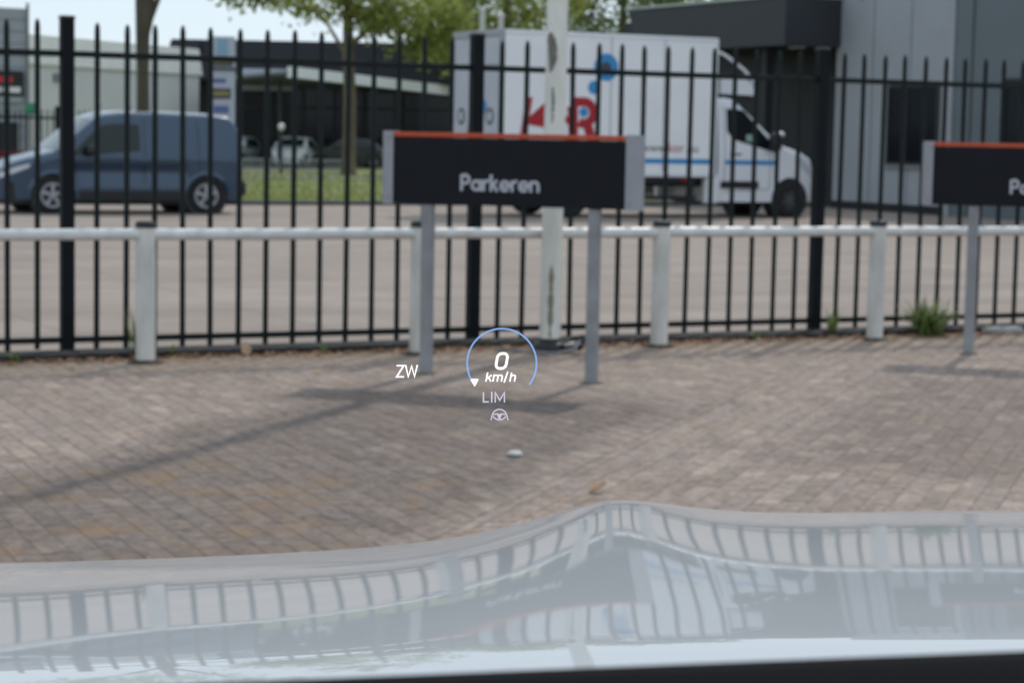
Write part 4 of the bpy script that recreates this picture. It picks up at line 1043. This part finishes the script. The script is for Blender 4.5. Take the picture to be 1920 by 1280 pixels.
def spline(x, y, xq):
    """natural cubic spline (C2), columns of y"""
    x = np.asarray(x, float); y = np.asarray(y, float); n = len(x); h = np.diff(x)
    A_ = np.eye(n); B_ = np.zeros_like(y)
    for i in range(1, n - 1):
        A_[i, i - 1] = h[i - 1]; A_[i, i] = 2 * (h[i - 1] + h[i]); A_[i, i + 1] = h[i]
        B_[i] = 6 * ((y[i + 1] - y[i]) / h[i] - (y[i] - y[i - 1]) / h[i - 1])
    m_ = np.linalg.solve(A_, B_); out = []
    for q in xq:
        i = int(np.clip(np.searchsorted(x, q) - 1, 0, n - 2)); a_ = (x[i + 1] - q) / h[i]; b_ = (q - x[i]) / h[i]
        out.append(a_ * y[i] + b_ * y[i + 1] + ((a_ ** 3 - a_) * m_[i] + (b_ ** 3 - b_) * m_[i + 1]) * h[i] ** 2 / 6)
    return np.array(out)
HZ = np.array(HZ)
# side columns: hood runs on to the wings on both sides
TXe = [-.40, -.34] + TX + [.36, .46, .56]
HZe = np.vstack([HZ[0] - .05, HZ[0] - .012, HZ, HZ[-1] + .004, HZ[-1] - .004, HZ[-1] - .05])
yq = np.concatenate([np.linspace(1.05, 2.6, 130), np.linspace(2.6, 3.04, 30)[1:]])
xq = np.linspace(-.40, .56, 240)
tmp = spline(HY, HZe.T, yq).T
S = spline(TXe, tmp, xq)
rows = []
for i, tx in enumerate(xq):
    rows.append([(tx * y - .37, y - 1.6, float(S[i, j])) for j, y in enumerate(yq)])
hd = MB().grid(rows, True)
hood = hd.build('hood', 'hood', car, True, angle=None)
# nose and wing panels carry the hood edge down to the bumper
nose = [[r[-1] for r in rows], [(r[-1][0] * 1.01, r[-1][1] + .05, .45) for r in rows], [(r[-1][0], r[-1][1] - .04, .25) for r in rows]]
MB().grid(nose).build('front_bumper', 'hood', car, True)
for k, rr_ in ((0, rows[0]), (-1, rows[-1])):
    dx = -.05 if k == 0 else .05
    MB().grid([rr_, [(x + dx, y, z - .16) for x, y, z in rr_], [(x + dx * 1.2, y, .32) for x, y, z in rr_]], k == 0).build('wing', 'hood', car, True)
# dashboard
db = MB(); rows = []
for i in range(41):
    X = -.75 + 1.9 * i / 40; crown_ = 1.5 - .1425 + .058 * X - .012 * (X - .1) ** 2
    prof = [(.64, -.20), (.62, -.05), (.60, -.018), (.58, -.005), (.55, 0), (.52, -.004), (.46, -.02), (.40, -.05), (.35, -.10), (.33, -.25)]
    rows.append([(X - .37, y - 1.6, crown_ + dz) for y, dz in prof])
db.grid(rows, True).build('dashboard', 'dash', car, True, 60)

# ================================================================== HEAD-UP DISPLAY
hud_d = 1.55; px = hud_d / 4000
ctr = Matrix.Translation((0, 0, EYE)) @ CAM_ROT @ Vector(((941 - 960) * px, (640 - 681) * px, -hud_d))
hud = thing('head_up_display', ctr, 0, 'glowing head-up display reading 0 km/h with dial arc, ZW and LIM', 'display')
hud.rotation_euler = CAM_ROT.to_euler()
def H2(pts): return [((x - 941) * px, (681 - y) * px) for x, y in pts]
def strokes(name, m, ss, w):
    mb = MB()
    for i, s_ in enumerate(ss): mb.ribbon(H2(s_), w * px, -.0004 * (i % 3), .0006 - .0004 * (i % 3), 'xy')
    return mb.build(name, m, hud)
mb = MB(); mb.ribbon(H2([(941 + 65 * math.cos(R(a)), 681 + 65 * math.sin(R(a))) for a in np.linspace(152, 398, 70)]), 3.5 * px, 0, .0006, 'xy'); mb.build('dial_arc', 'hud_blue', hud)
MB().prism(H2([(882, 711.5), (884, 710), (895.5, 710), (897.5, 711.5), (890.6, 724), (889.4, 724)]), 0, .0006, 'xy').build('pointer', 'hud_white', hud)
def sl(x, y, yb=693.0, k=.17): return (x + (yb - y) * k, y)
o_ = [(926.5 + 1.5, 690.6)]
zero = []
cx0, cx1, cy0, cy1, rr_ = 928.5, 947.5, 662.5, 690.5, 8
for (ccx, ccy, a0) in ((cx0 + rr_, cy1 - rr_, 90), (cx0 + rr_, cy0 + rr_, 180), (cx1 - rr_, cy0 + rr_, 270), (cx1 - rr_, cy1 - rr_, 0)):
    for k in range(8): a = R(a0 + 90 * k / 7); zero.append(sl(ccx + rr_ * math.cos(a), ccy + rr_ * math.sin(a)))
mb = MB(); mb.ribbon(H2(zero), 5.0 * px, 0, .0006, 'xy', True); mb.build('speed_digit', 'hud_white', hud)
def it(pts): return [sl(x, y, 715, .2) for x, y in pts]
strokes('unit_lettering', 'hud_white', [it([(911, 715), (911, 698)]), it([(912, 709.5), (919.5, 703)]), it([(914.5, 707.5), (920.5, 715)]),
        it([(924, 715), (924, 703.2), (930, 703.2), (932, 705), (932, 715)]), it([(932.6, 703.2), (938, 703.2), (940, 705), (940, 715)]),
        it([(945.5, 717), (948.5, 696.5)]), it([(956, 715), (956, 698)]), it([(956.8, 705), (958.5, 703.2), (962.5, 703.2), (964.5, 705), (964.5, 715)])], 2.7)
strokes('limiter_lettering', 'hud_dim', [[(906.5, 735), (906.5, 753), (916.5, 753)], [(922, 734), (922, 754.3)], [(928.5, 754.3), (928.5, 735.5), (937, 750), (945.8, 735.5), (945.8, 754.3)]], 2.7)
strokes('compass_lettering', 'hud_white', [[(743.5, 685.3), (757, 685.3), (743.6, 706.2), (757.6, 706.2)], [(760.5, 684), (765.5, 706), (771.8, 686), (777.2, 706), (782.5, 684)]], 2.9)
strokes('steering_icon', 'hud_dim', [[(936.5 + 13 * math.cos(R(a)), 779 + 12 * math.sin(R(a))) for a in np.linspace(195, 345, 20)],
        [(936.5 + 12 * math.cos(R(a)), 777.5 + 9 * math.sin(R(a))) for a in np.linspace(15, 165, 16)],
        [(925.5, 777), (932, 775.5), (936.5, 777.5), (941, 775.5), (947.5, 777)], [(936.5, 777), (936.5, 785.5)], [(933, 777), (936, 784)], [(940, 777), (937, 784)],
        [(925, 773), (922.5, 779), (920.5, 787.5)], [(948, 773), (950.5, 779), (952.5, 787.5)]], 2.2)
